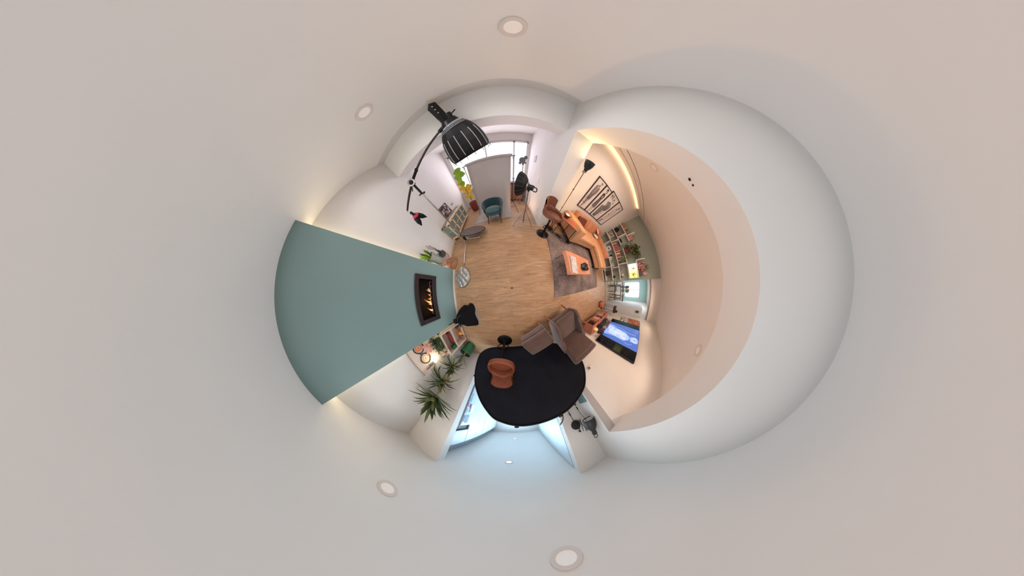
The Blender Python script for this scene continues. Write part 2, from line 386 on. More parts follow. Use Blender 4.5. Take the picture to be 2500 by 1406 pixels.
# ceiling spots
ringm = M('spot_ring', (214, 205, 200), .5)
def ceiling_spot(x, y, z=CEIL, r=.085, label='', grp=None, em=1.0, power=0, col=(1, .95, .9)):
    t = thing('ceiling_spot', label, 'ceiling light', (x, y, z), 0, grp)
    b = B(); b.M = Matrix.Translation((x, y, z)); b.lathe([(r*.62, -.001), (r*.66, -.008), (r*.8, -.012), (r*.97, -.009), (r, 0)], n=40); b.build('trim_ring', ringm, t)
    b = B(); b.M = Matrix.Translation((x, y, z)); b.lathe([(0, -.004), (r*.64, -.004)], n=40); b.build('lamp_disc', M('spot_disc_%d' % int(em*10), (232, 226, 222), .5, emit=em, ecol=(255, 248, 240)), t)
    if power: spot('ceiling_spot_light', (x, y, z-.03), (0, 0, 0), power, col, 166, .35, .05)
    return t
SP = [(.135, 1.46, 'round ceiling spot nearest the studio alcove bulkhead'), (-1.03, 1.47, 'round ceiling spot nearest the softbox boom, north of the green breast'),
      (-1.03, -1.37, 'round ceiling spot above the yucca corner, south of the green breast'), (.15, -1.35, 'round ceiling spot above the black backdrop and the leather bar stool')]
for x, y, l in SP: ceiling_spot(x, y, label=l, em=.10, power=9, col=(1, .97, .95), grp='round ceiling spots of the main room')
for x, y, l in ((2.22, 1.57, 'warm ceiling spot above the pictures and sofa'), (2.22, -.97, 'warm ceiling spot in front of the television'), (4.65, -1.02, 'small far ceiling spot near the glass partition')):
    ceiling_spot(x, y, r=.08, label=l, em=.02, power=26, col=(1, .76, .58))
for x, y, l in ((-.34, -3.2, 'kitchen ceiling spot nearer the black backdrop'), (-.36, -5.2, 'kitchen ceiling spot at the far end')):
    ceiling_spot(x, y, r=.08, label=l, em=1.0, power=34, col=(.60, .84, 1.0))
area('added_dining_fill', (7.6, -.7, CEIL-.05), (0, 0, 0), .5, .5, 55, (.95, .95, .95))  # added fill for the dining room, unseen, no fixture behind it

# warm light line along the top of the print wall
b = B(); b.box((1.9, 2.484, CEIL-.016), (4.85, 2.496, CEIL-.004)); tag(b.build('led_strip', M('warm_led', (255, 226, 160), .5, emit=5, ecol=(255, 200, 120))), 'glowing warm light line where print wall meets the sofa ceiling', 'light strip')
for x in (2.3, 3.0, 3.7, 4.4): area('led_glow', (x, 2.47, CEIL-.02), (0, 0, 0), .7, .02, .7, (1, .58, .30))
# small details on the walls
def plate(name, c, s, mat, label, cat, extra=None):
    b = B(); b.boxc(c, s, bev=.004); o = b.build(name, [mat, BLACK]); tag(o, label, cat); return o
plate('light_switch', (1.023, 3.05, 1.12), (.012, .08, .16), WHITE, 'tall white switch plate on the alcove wall beside the black umbrella', 'light switch')
plate('wall_socket', (1.023, 2.45, .35), (.012, .07, .07), WHITE, 'white wall socket low on the alcove wall behind the umbrella stand', 'socket')
t = thing('light_switch', 'white double switch plate with grey rocker between armchair and television', 'light switch', (1.52, -1.855, 1.17))
b = B(); b.boxc((1.52, -1.853, 1.17), (.15, .014, .085), bev=.004); b.build('plate', WHITE, t)
b = B(); b.boxc((1.485, -1.843, 1.17), (.06, .008, .055), bev=.002); b.build('rocker', STEEL, t)
t = thing('air_vent', 'small grey louvred vent high on the alcove wall beside the window', 'vent', (1.0, 3.75, 1.73))
for k in range(3):
    b = B(); b.boxc((1.021, 3.66+k*.09, 1.73), (.016, .03, .2), (0, 0, 20)); b.build('louvre', STEEL, t)
t = thing('fixing_holes', 'two tiny dark fixing holes under the ceiling beam', 'fixing', (1.25, .62, 2.174))
for dx, dy, r_ in ((0, 0, .012), (.02, -.04, .008)): b = B(); b.cyl((1.25+dx, .62+dy, 2.174), (1.25+dx, .62+dy, 2.168), r_, n=10); b.build('plug', BLACK, t)
plate('smoke_alarm', (4.72, 1.75, CEIL-.006), (.05, .2, .012), M('alarm_peach', (214, 184, 160), .6), 'narrow ceiling vent slot near the shelf wall', 'vent')
# stand of the 360 camera
t = thing('camera_stand', 'slim black stand foot standing alone in the middle of the floor', 'camera stand', (0, 0, 0))
b = B(); b.M = Matrix.Identity(4); b.lathe([(0, .02), (.016, .02), (.02, .012), (.022, 0)], n=20); b.build('foot', BLACK, t)
# added fill lights, unseen, standing in for light bounced off the floor
def upl(loc, sx, sy, p, col):
    o = area('added_floor_fill', loc, (180, 0, 0), sx, sy, p, col); o.visible_camera = False; o.visible_glossy = False; return o
upl((-.35, 0, .02), 2.4, 3.4, 44, (.82, .92, 1.0))
upl((.55, 3.1, .02), .5, .9, 7, (1, .64, .42))
upl((2.9, -.6, .02), 2.6, 1.2, 18, (1, .70, .46))
upl((-.4, -4.0, .02), 1.2, 2.4, 20, (.58, .82, 1.0))
area('added_ceiling_fill', (-.35, 0, CEIL-.02), (0, 0, 0), 2.4, 3.6, 15, (1, .98, .97))  # added fill at ceiling height, hidden from the camera
# ================================================================== studio corner (north)
# ---- grey paper backdrop on two poles
R0 = Vector((.245, 3.08, 1.665)); L0 = Vector((-.94, 3.40, 1.665)); RB = Vector((.22, 2.50, 0.006)); LB = Vector((-1.19, 2.43, 0.006))
def drop(u, v):
    a = L0.lerp(R0, u); c = LB.lerp(RB, u)
    base = a.copy(); base.z = 0.006; base.x += (-.13*(1-u)-.03*u); rad = .34
    Lv = (a.z-rad); La = rad*pi/2; Lf = max(.01, (base-c).length-rad); tot = Lv+La+Lf; s = v*tot
    out = (c-base).normalized()
    if s < Lv: k = s/Lv; p = a.lerp(base+Vector((0, 0, rad)), k)
    elif s < Lv+La: th = (s-Lv)/rad; p = base+out*(rad*(1-cos(th)))+Vector((0, 0, rad*(1-sin(th))))
    else: p = (base+out*rad).lerp(c, (s-Lv-La)/Lf)
    return p
bd = thing('paper_backdrop', 'grey paper backdrop hung before the window and swept forward over the floor', 'backdrop', (-.35, 2.9, 0))
b = B(); b.grid(drop, 8, 60); b.build('paper_sheet', GREYC, bd, solid=.004)
b = B(); b.cyl(L0+Vector((-.03, .01, .02)), R0+Vector((.03, -.01, .02)), .035, n=20); b.build('roll', M('grey_roll', (176, 168, 166), .8), bd)
def pole_stand(x, y, lab):
    t = thing('backdrop_stand', lab, 'light stand', (x, y, 0))
    b = B(); b.cyl((x, y, .28), (x, y, 1.66), .011, n=10); b.cyl((x, y, 1.05), (x, y, 1.10), .019, n=10); b.box((x+.01, y-.008, 1.06), (x+.045, y+.008, 1.085)); b.cyl((x, y, 1.60), (x, y, 1.66), .018, n=10); b.build('pole', STEEL, t)
    b = B(); b.boxc((x, y, 1.675), (.09, .02, .02)); b.build('hook', BLACK, t)
    b = B(); b.cyl((x, y, .34), (x, y, .40), .02, n=10); b.build('collar', BLACK, t)
    for k in range(3):
        a = 2*pi*k/3+.5+(x > 0)*.6; e = (x+cos(a)*.34, y+sin(a)*.34, .01)
        b = B(); b.cyl((x, y, .36), e, .008, n=8); b.cyl((x+cos(a)*.17, y+sin(a)*.17, .185), (x, y, .12), .006, n=6); b.build('leg', BLACK, t)
pole_stand(-1.04, 3.45, 'thin grey backdrop stand between the fiddle leaf plant and grey paper')
pole_stand(.31, 3.12, 'thin grey backdrop stand at the right edge of the grey paper')

# ---- teal armchair
ch = thing('tub_chair', 'teal velvet tub chair with dark legs standing on the grey backdrop', 'chair', (-.35, 2.42, 0), radians(176))
c0 = Matrix.Translation((-.35, 2.42, 0)) @ Matrix.Rotation(radians(176), 4, 'Z')
b = B(); b.M = c0
def shell(r_in, r_out, z0, z1f, u, v):  # open tub; local +y is the front
    pass
def tub(u, v):
    a = radians(-90)+radians(260)*(u-.5); ca, sa = cos(a), sin(a)
    ztop = .64-.17*(abs(u-.5)*2)**3
    path = [(.205, .30), (.215, .40), (.235, .50), (.25, .58), (.262, 1.0), (.285, 1.02), (.305, .97), (.295, .6), (.27, .4), (.24, .22)]
    k = v*(len(path)-1); i = min(int(k), len(path)-2); f = k-i
    r = path[i][0]*(1-f)+path[i+1][0]*f; h = path[i][1]*(1-f)+path[i+1][1]*f
    z = h*ztop if h > .62 else h*.64
    return (ca*r*1.04, sa*r, z)
b.grid(tub, 40, 28); b.build('backrest', TEAL, ch)
b = B(); b.M = c0; b.lathe([(0, .27), (.2, .27), (.255, .30), (.262, .34), (.25, .365), (0, .37)], (0, .02, 0), n=36); b.build('seat_base', TEAL, ch)
b = B(); b.M = c0; b.lathe([(0, .36), (.19, .365), (.235, .385), (.24, .415), (.21, .435), (0, .445)], (0, .035, 0), n=36); b.build('seat_cushion', M('teal_velvet_light', (26, 78, 82), .7, noise=.15, nscale=6, sheen=.5), ch)
for x, y in ((-.17, .16), (.17, .16), (-.15, -.15), (.15, -.15)):
    b = B(); b.M = c0; b.cyl((x, y, .28), (x*1.32, y*1.32, 0), .018, .010, n=10); b.build('leg', DARKW, ch)

# ---- black umbrella / beauty dish on a stand, right
ux, uy = .55, 2.10
t = thing('umbrella_light', 'black parabolic studio umbrella light on a three-legged stand by the alcove wall', 'studio light', (ux, uy, 0))
b = B(); b.cyl((ux, uy, .03), (ux, uy, .92), .013, n=10); b.cyl((ux, uy, .42), (ux, uy, .46), .02, n=10); b.cyl((ux, uy, .70), (ux, uy, .73), .018, n=10); b.build('pole', STEEL, t)
for ex, ey in ((.20, 1.93), (.80, 1.90), (.62, 2.48)):
    b = B(); b.cyl((ux, uy, .43), (ex, ey, .01), .008, n=8); mx_, my_ = ux+(ex-ux)*.55, uy+(ey-uy)*.55; b.cyl((mx_, my_, .20), (ux, uy, .10), .006, n=6); b.build('leg', STEEL, t)
hd = Vector((ux+.0, uy-.0, 1.0)); axd = Vector((-.80, .42, .10)).normalized()
b = B(); b.cyl((ux, uy, .90), (ux, uy, .95), .022, n=12); b.cyl(hd-axd*.10, hd+axd*.04, .06, n=20); b.tube(smooth([hd-axd*.10+Vector((0, 0, .03)), hd-axd*.17+Vector((.0, 0, .02)), hd-axd*.17-Vector((0, 0, .05)), hd-axd*.10-Vector((0, 0, .06))]), .012); b.box((ux-.02, uy-.02, .93), (ux+.02, uy+.02, .97)); b.build('flash_head', BLACK, t)
b = B(); b.cyl(hd+axd*.02, hd+axd*.05, .085, .09, n=24); b.build('speed_ring', STEEL, t)
b = B(); n = 16
b.lathe([(.07, .04), (.15, .07), (.22, .13), (.262, .21), (.27, .23), (.255, .215), (.20, .125), (.14, .08), (.06, .05)], hd, axd, n=n); b.build('fabric_bowl', SOFTB, t, flat=1)
b = B()
for k, vtx in enumerate([B.ring(b, hd+axd*.232, .272, axd, n)]): pass
b.bm.free(); b = B()
for k in range(n):
    a = 2*pi*k/n; tt = Vector((0, 0, 1)); u = axd.cross(tt).normalized(); w_ = axd.cross(u); q = (u*cos(a)+w_*sin(a))
    b.tube([hd+axd*.045+q*.075, hd+axd*.075+q*.155, hd+axd*.135+q*.228, hd+axd*.24+q*.276], .0022, n=5)
b.build('ribs', M('rib_grey', (84, 82, 86), .5), t)
b = B(); b.tube(smooth([(ux+.02, uy-.01, .95), (ux+.06, uy-.03, .7), (ux+.03, uy-.0, .45), (ux+.1, uy-.05, .25), (ux+.3, uy+.1, .01), (.8, 2.35, .01)], 6), .004, n=6); b.build('cable', STEEL, t)

# ---- far lamp on stand before the window
fx, fy = .62, 3.45
t = thing('studio_lamp', 'flare-greyed studio lamp head on a tall stand in front of the bright window', 'studio light', (fx, fy, 0))
b = B(); b.cyl((fx, fy, .1), (fx, fy, 1.50), .014, n=10); b.cyl((fx, fy, 1.18), (fx, fy, 1.22), .022, n=10); b.box((fx-.05, fy-.01, 1.19), (fx, fy+.01, 1.21)); b.cyl((fx, fy, .5), (fx, fy, .54), .022, n=10); b.build('pole', STEEL, t)
b = B(); b.cyl((fx-.04, fy-.06, 1.60), (fx-.04, fy+.08, 1.62), .085, .075, n=24); b.cyl((fx+.06, fy, 1.69), (fx+.06, fy+.02, 1.69), .05, n=20); b.box((fx-.03, fy-.02, 1.49), (fx+.03, fy+.03, 1.58)); b.build('lamp_head', M('flare_grey', (112, 112, 122), .5, .2), t)  # dark lamp head coloured grey to mimic flare from the window
b = B(); b.boxc((fx-.10, fy-.05, 1.52), (.07, .01, .06), (0, 30, 0)); b.boxc((fx-.02, fy-.06, 1.50), (.05, .01, .07), (0, 0, 0)); b.boxc((fx+.05, fy-.04, 1.54), (.05, .01, .05), (0, -25, 0)); b.build('barn_doors', MATS['flare_grey'], t)
for k in range(3):
    a = 2*pi*k/3-.6; b = B(); b.cyl((fx, fy, .5), (fx+cos(a)*.42, fy+sin(a)*.42, .01), .008, n=8); b.cyl((fx, fy, .16), (fx+cos(a)*.22, fy+sin(a)*.22, .245), .006, n=6); b.build('leg', STEEL, t)
# ---- wooden crates with dark trim under the window
t = thing('wooden_crate_rack', 'orange wooden slatted rack with dark rim under the studio window', 'rack', (.62, 4.45, 0))
b = B(); b.box((.30, 4.38, .02), (.90, 4.43, .74)); b.build('slatted_panel', brick_mat('slats', (196, 128, 92), (180, 112, 80), (120, 74, 56), .6, .075, .008, .6), t)
b = B(); b.box((.28, 4.37, .01), (.93, 4.58, .05)); b.box((.90, 4.37, .01), (.94, 4.58, .45)); b.box((.28, 4.37, .75), (.93, 4.58, .78)); b.build('rim', DARKW, t)
b = B(); b.box((.28, 4.43, .05), (.90, 4.57, .74)); b.build('box', M('crate_wood', (170, 110, 80), .7), t)
for i, (x, l) in enumerate(((.42, 'slim black case leaning upright against the orange crate rack'), )):
    b = B(); b.boxc((x, 4.33, .43), (.05, .06, .84), bev=.008); tag(b.build('tripod_case', BLACKM), l, 'case')

# ---- fiddle leaf fig in a rust pot
t = thing('fiddle_leaf_fig', 'fiddle leaf fig with yellow-green leaves in a rust red pot by the window', 'plant', (-1.36, 3.85, 0))
b = B(); b.lathe([(0, .02), (.13, .02), (.17, .1), (.18, .42), (.165, .42), (.15, .36), (0, .36)], (-1.36, 3.85, 0), n=28); b.build('pot', M('rust_red_glaze', (124, 48, 38), .4), t)
st = smooth([(-1.36, 3.85, .36), (-1.39, 3.86, .7), (-1.42, 3.88, 1.1), (-1.40, 3.9, 1.4), (-1.36, 3.9, 1.58)], 4)
b = B(); b.tube(st, .012); b.build('stem', M('bark', (110, 92, 66), .8), t)
rnd = random.Random(3)
hi = [(-.16, .16, 1.58, 0), (.02, .24, 1.60, 0), (.20, .10, 1.52, 0), (-.22, -.06, 1.46, 0), (.16, -.10, 1.44, 0), (-.12, .02, 1.34, 0), (-.20, .0, 1.22, 1), (-.08, -.15, 1.14, 0), (-.22, .05, 1.02, 1), (.2, .0, 1.0, 1), (.16, .1, .9, 1), (-.15, -.1, .85, 1), (.15, -.1, .78, 1), (-.12, .1, .62, 1), (.12, 0, .55, 1)]
for k, (dx, dz, z, kind) in enumerate(hi):
    b = B(); b.leaf((-1.38, 3.86, z), (dx, rnd.uniform(-.16, .08), .12+abs(dz)), .27 if kind == 0 else .30, .20, .25, .08, 7, up=(rnd.uniform(-.4, .4), -1, rnd.uniform(0, .6)), shape='oval'); b.build('leaf', LEAFB if kind == 0 else LEAFY, t)

# ---- white glass-door sideboard with runner
cx0, cx1, cy0, cy1 = -1.94, -1.63, 1.90, 3.36; ct = .645
t = thing('glass_sideboard', 'cream sideboard with framed glass doors against the left wall', 'sideboard', (-1.79, 2.6, 0))
cream = M('cream_lacquer', (222, 200, 172), .5)
b = B(); b.box((cx0, cy0, ct-.03), (cx1+.015, cy1, ct), bev=.004); b.build('top', cream, t)
b = B(); b.box((cx0, cy0, .10), (cx1, cy1, .13)); b.box((cx0, cy0, .13), (cx0+.012, cy1, ct-.03)); b.box((cx0, cy0+.02, .37), (cx1-.03, cy1-.02, .382)); b.box((cx0, 2.62, .13), (cx1-.02, 2.64, ct-.03)); b.box((cx0, cy1-.02, .13), (cx1, cy1, ct-.03)); b.build('carcass', cream, t)
fr = B()
for p0, p1 in (((cx0, cy0, .13), (cx0+.03, cy0+.018, ct-.03)), ((cx1-.035, cy0, .13), (cx1, cy0+.018, ct-.03)), ((cx0, cy0, .13), (cx1, cy0+.018, .16)), ((cx0, cy0, ct-.07), (cx1, cy0+.018, ct-.03))): fr.box(p0, p1)
s = fr.build('side_frame', cream, t); b = B(); b.box((cx0+.03, cy0+.006, .16), (cx1-.035, cy0+.01, ct-.07)); b.build('glass', GLASSG, s)
for x, y in ((cx0+.03, cy0+.03), (cx1-.03, cy0+.03), (cx0+.03, cy1-.03), (cx1-.03, cy1-.03)):
    b = B(); b.cyl((x, y, .1), (x, y, 0), .018, .013, n=10); b.build('leg', cream, t)
dn = 4; dw = (cy1-cy0)/dn
for k in range(dn):
    y0 = cy0+k*dw; y1 = y0+dw; b = B()
    for p0, p1 in (((cx1-.018, y0, .13), (cx1, y0+.03, ct-.03)), ((cx1-.018, y1-.03, .13), (cx1, y1, ct-.03)), ((cx1-.018, y0, .13), (cx1, y1, .16)), ((cx1-.018, y0, ct-.06), (cx1, y1, ct-.03)), ((cx1-.014, y0, .37), (cx1, y1, .385))): b.box(p0, p1)
    d = b.build('door', cream, t); b = B(); b.box((cx1-.012, y0+.03, .16), (cx1-.008, y1-.03, ct-.06)); b.build('glass', GLASSG, d)
    b = B(); b.sph((cx1+.012, y1-.015 if k % 2 == 0 else y0+.015, .40), .011, 10); b.build('knob', BLACK, d)
for k, (y, h, c, l) in enumerate(((2.02, .16, (110, 168, 128), 'green storage box behind the side glass of the sideboard'), (2.15, .13, (150, 180, 200), 'pale blue storage box behind the side glass of the sideboard'), (2.9, .15, (120, 150, 140), 'grey-green storage box in the far half of the sideboard'))):
    b = B(); b.boxc((-1.80, y, .385+h/2), (.2, .11, h), bev=.006); tag(b.build('storage_box', M('boxcol%d' % k, c, .6)), l, 'box')
b = B(); b.boxc((-1.79, 2.08, .20), (.22, .2, .12), bev=.01); tag(b.build('basket', M('dark_basket', (74, 92, 78), .7)), 'dark green basket on the bottom shelf of the sideboard', 'basket')
def spotted(name, c1, c2, scale, thr=.5, kind='noise'):
    if name in MATS: return MATS[name]
    m = bpy.data.materials.new(name); MATS[name] = m; m.use_nodes = True; nt = m.node_tree; b_ = nt.nodes['Principled BSDF']; tc = nt.nodes.new('ShaderNodeTexCoord')
    n = nt.nodes.new('ShaderNodeTexNoise' if kind == 'noise' else 'ShaderNodeTexVoronoi'); n.inputs['Scale'].default_value = scale; nt.links.new(tc.outputs['Object'], n.inputs['Vector'])
    r = nt.nodes.new('ShaderNodeValToRGB'); r.color_ramp.interpolation = 'CONSTANT'; r.color_ramp.elements[0].color = lin(c1); r.color_ramp.elements[1].position = thr; r.color_ramp.elements[1].color = lin(c2)
    nt.links.new(n.outputs[0], r.inputs[0]); nt.links.new(r.outputs[0], b_.inputs['Base Color']); b_.inputs['Roughness'].default_value = .9; return m
b = B(); b.box((-1.87, 1.86, ct), (-1.70, 3.25, ct+.012), bev=.003); b.box((-1.87, 1.855, ct-.05), (-1.70, 1.862, ct+.01)); tag(b.build('table_runner', spotted('runner_weave', (60, 52, 50), (190, 178, 170), 32)), 'black and white woven runner on the cream sideboard', 'runner')
t = thing('framed_picture', 'black framed picture of dark figures and pink blots leaning on the sideboard', 'picture', (-1.9, 2.68, ct))
Mx = Matrix.Translation((-1.905, 2.70, ct+.012)) @ Matrix.Rotation(radians(-6), 4, 'Y')
b = B(); b.M = Mx
for p0, p1 in (((-.01, -.26, 0), (.01, .26, .018)), ((-.01, -.26, .352), (.01, .26, .37)), ((-.01, -.26, 0), (.01, -.242, .37)), ((-.01, .242, 0), (.01, .26, .37))): b.box(p0, p1)
b.build('frame', BLACK, t)
b = B(); b.M = Mx; b.box((-.006, -.25, .01), (.004, .25, .36)); b.build('print', spotted('pict', (60, 50, 54), (178, 172, 172), 9, .52), t)
b = B(); b.M = Mx
for y, z, r in ((.02, .10, .05), (-.06, .13, .04), (-.03, .07, .045)): b.cyl((.004, y, z), (.0055, y, z), r, n=14)
b.build('pink_blots', M('pink_blot', (196, 120, 112), .8), t)
t = thing('wall_hook', 'small dark double wall hook above the sideboard near the window', 'hook', (-1.94, 3.29, .80))
b = B(); b.tube(smooth([(-1.945, 3.30, .84), (-1.925, 3.30, .80), (-1.91, 3.30, .79), (-1.905, 3.30, .82)]), .006); b.sph((-1.905, 3.30, .825), .012, 8); b.boxc((-1.945, 3.25, .80), (.012, .05, .03)); b.build('hook_arm', BLACKM, t)

# ---- boom stand with softbox
sx, sy = -1.255, 1.575
t = thing('boom_stand', 'chrome boom stand with dark tilted arm holding the large black softbox', 'boom stand', (sx, sy, 0))
P = Vector((sx, sy, 1.735))
b = B(); b.cyl((sx, sy, .06), (sx, sy, .60), .019, n=14); b.cyl((sx, sy, .55), (sx, sy, 1.50), .0145, n=14); b.cyl((sx, sy, .55), (sx, sy, .60), .026, n=14); b.cyl((sx, sy, 1.46), (sx, sy, 1.50), .024, n=12); b.build('column', CHROME, t)
b = B(); b.cyl((sx, sy, 1.49), (sx, sy, 1.72), .019, n=12); b.boxc((sx+.035, sy, 1.50), (.05, .015, .03)); b.boxc((sx-.03, sy-.02, 1.52), (.04, .014, .02)); b.build('column_head', BLACKM, t)
W_ = Vector((-1.56, 1.38, 1.515)); Lp = Vector((-.607, 2.067, 2.235)); u = (Lp-W_).normalized()
b = B(); b.tube([W_, W_+u*.3, P+u*.02, P+u*.5, Lp-u*.12], [.016, .018, .018, .015, .014], n=14); b.build('boom_arm', M('dark_boom', (58, 48, 48), .35, .5), t)
sd = Vector((u.y, -u.x, 0)).normalized()
b = B(); b.cyl(P-sd*.0+Vector((0, 0, -.01)), P+sd*.06, .03, n=20); b.boxc(P+Vector((0, 0, -.0)), (.05, .05, .09)); b.cyl(P, P+u*.20, .022, n=12); b.cyl(P+u*.17, P+u*.20, .025, n=12); b.boxc(P+u*.19+sd*.035, (.03, .03, .03)); b.build('pivot', BLACKM, t)
b = B(); b.lathe([(.030, 0), (.052, .004), (.056, .016), (.05, .022), (.034, .02)], P+sd*.045, sd, n=28); b.build('pivot_ring', CHROME, t)
b = B(); b.tube(smooth([P-sd*.02, P-sd*.05-u*.04, P-sd*.08-u*.10+Vector((0, 0, -.03))]), .008); b.build('handle', BLACKM, t)
for (ex, ey), zz, lab in (((-.80, 1.63), .13, 'a'), ((-1.86, 1.74), .17, 'b'), ((-1.29, .80), .10, 'c')):
    b = B(); b.tube([(sx, sy, zz+.05), (sx+(ex-sx)*.12, sy+(ey-sy)*.12, zz+.05), (sx+(ex-sx)*.3, sy+(ey-sy)*.3, .08), (ex, ey, .014)], .012, n=10); b.build('leg', CHROME, t)
    b = B(); b.sph((ex, ey, .016), .018, 10); b.build('foot', BLACK, t)
b = B(); b.lathe([(.03, .13), (.036, .14), (.036, .24), (.03, .25)], (sx, sy, 0), n=16); b.build('leg_hub', BLACKM, t)
# counterweights
t = thing('counterweight_bag', 'black and red two-lobed counterweight bag hooked on the boom end', 'sandbag', (-1.58, 1.40, 1.2))
q = W_+Vector((0, 0, -.02))
b = B(); b.tube(smooth([q+Vector((0, 0, .02)), q+Vector((-.03, 0, -.01)), q+Vector((.0, .01, -.04))]), .005); b.build('hook', CHROME, t)
b = B(); b.tube([q+Vector((0, .01, -.035)), q+Vector((.02, 0, -.12))], [.022, .026], n=12); b.build('strap', SOFTB, t)
for k, dd in enumerate((Vector((.05, .10, -.20)), Vector((-.03, -.07, -.22)))):
    o = q+Vector((.02, 0, -.11)); b = B(); b.tube([o, o+dd*.35, o+dd*.7, o+dd*1.05], [.028, .05, .045, .006], n=8); b.build('lobe', SOFTB, t)
    b = B(); b.tube([o+dd*.08, o+dd*.28], [.040, .050], n=8); b.build('red_panel', M('red_fabric', (196, 50, 62), .6), t)
# softbox
nx = Vector((.20, .32, -.93)).normalized(); Nk = Vector((-.575, 2.105, 2.20)); 
t = thing('softbox', 'large black bell-shaped softbox hanging from the boom above the teal chair', 'softbox', tuple(Nk))
prof = [(.15, .0), (.185, .03), (.228, .08), (.268, .15), (.30, .23), (.325, .32), (.34, .41), (.34, .455), (.328, .49)]
n = 16
b = B(); b.lathe(prof, Nk, nx, n=n)
b.build('fabric_shell', SOFTB, t, flat=1)
b = B(); b.lathe([(0, .470), (.33, .472)], Nk, nx, n=n); b.build('diffuser', M('softbox_diffuser', (240, 240, 244), .6, emit=1.2, ecol=(240, 240, 255)), t)
tt = Vector((0, 0, 1)) if abs(nx.z) < .9 else Vector((1, 0, 0)); uu = nx.cross(tt).normalized(); ww = nx.cross(uu)
gs = M('grey_reflective_tape', (178, 178, 184), .4)
for k in range(n):
    a = 2*pi*k/n+.0; qd = uu*cos(a)+ww*sin(a)
    b = B(); b.tube([Nk+nx*z+qd*(r+.002) for r, z in prof[3:8]], .0052, n=5); b.build('seam_tape', gs, t)
    b = B(); b.tube([Nk+nx*.47+qd*.345, Nk+nx*.53+qd*.345], .004, n=5); b.build('rod_tip', BLACKM, t)
b = B()
for z in (0, .018, .036, .054):
    b.lathe([(.145+z*.9, z-.015), (.156+z*.9, z-.009), (.145+z*.9, z-.003)], Nk, nx, n=36)
b.build('ring_clips', gs, t)
b = B(); b.cyl(Nk-nx*.08, Nk+nx*.01, .10, .145, n=28); b.cyl(Nk-nx*.15, Nk-nx*.07, .085, .085, n=24); b.build('lamp_body', BLACKM, t)
side = (uu*.2-ww).normalized()
b = B(); up_ = Nk-nx*.10; dr = (Vector((-.12, .02, .34))).normalized(); ctr = up_+Vector((-.03, -.02, .02))
b.tube([ctr-dr*.08, ctr+dr*.25], .062, n=4); b.build('heat_sink', BLACKM, t)
for k in (.10, .16, .22): b = B(); b.sph(ctr+dr*k+Vector((.014, -.054, -.022)), .011, 8); b.build('bolt', CHROME, t)
b = B(); b.tube([Nk-nx*.06, Lp-u*.02+Vector((0, 0, 0)), Lp-u*.14], .018, n=12); b.cyl(Lp-u*.16, Lp-u*.10, .026, n=14); b.tube([Nk-nx*.06+side*.02, Nk+Vector((-.10, -.04, -.08))], .011, n=8); b.tube([Nk-nx*.1, Nk-nx*.16+Vector((.14, .03, .02))], .008, n=8); b.build('tilt_bracket', BLACKM, t)
area('softbox_light', tuple(Nk+nx*.47), (0, 0, 0), .55, .55, 16, (.96, .94, 1.0), 'DISK').rotation_euler = nx.to_track_quat('-Z', 'Y').to_euler()

# ---- dark round disc leaning on the stand feet and the silver bag
t = thing('round_reflector', 'dark grey round disc with black rim leaning low against the boom stand', 'reflector', (-.95, 1.55, 0))
dn_ = Vector((.168, .321, .932)).normalized(); Mx = Matrix.Translation((-.975, 1.73, .245)) @ dn_.to_track_quat('Z', 'Y').to_matrix().to_4x4()
b = B(); b.M = Mx; b.lathe([(0, .006), (.37, .006), (.37, -.004), (0, -.004)], n=48); b.build('disc_face', M('disc_grey', (98, 88, 90), .6), t)
b = B(); b.M = Mx; b.lathe([(.366, -.009), (.378, -.006), (.382, 0), (.378, .006), (.366, .011)], n=48); b.build('rim', BLACK, t)
b = B(); b.tube([(-.62, 1.78, .15), (-.60, 1.79, .0)], .008, n=8); b.build('support', CHROME, t); b = B(); b.tube([(-.95, 2.02, .13), (-.95, 2.04, .0)], .008, n=8); b.build('support', CHROME, t); b = B(); b.tube([(-1.3, 1.69, .31), (-1.27, 1.60, .31)], .012, n=8); b.build('clamp', BLACK, t)
t = thing('foil_reflector', 'crumpled silver foil reflector lying on the floor at the stand leg end', 'reflector', (-1.34, .45, 0))
rnd = random.Random(5); b = B()
def foil(u, v):
    a = 2*pi*u; r = v; k = 1+.0*sin(a)
    x = .262*r*cos(a); y = .30*r*sin(a)+(.18 if False else 0)
    if sin(a) > 0: x *= (1-.62*sin(a)**2.2); y *= 1.08
    z = .022+.03*(1-r*r)+.020*abs(sin(19*x+8*y+1.5*sin(9*y)))+.012*abs(sin(-13*x+24*y+2*sin(11*x)))+.006*abs(sin(50*x+13*y))
    if v > .97: z = .012
    return (-1.345+x, .43+y, max(z, .006))
b.grid(foil, 48, 16, closed_u=True); b.build('foil', M('silver_foil', (206, 202, 198), .36, .85), t, ang=8)
b = B(); pts = [foil(k/48, 1.0) for k in range(48)]; b.tube([(p[0], p[1], .012) for p in pts], .009, n=6, closed=True); b.build('rim', STEEL, t)

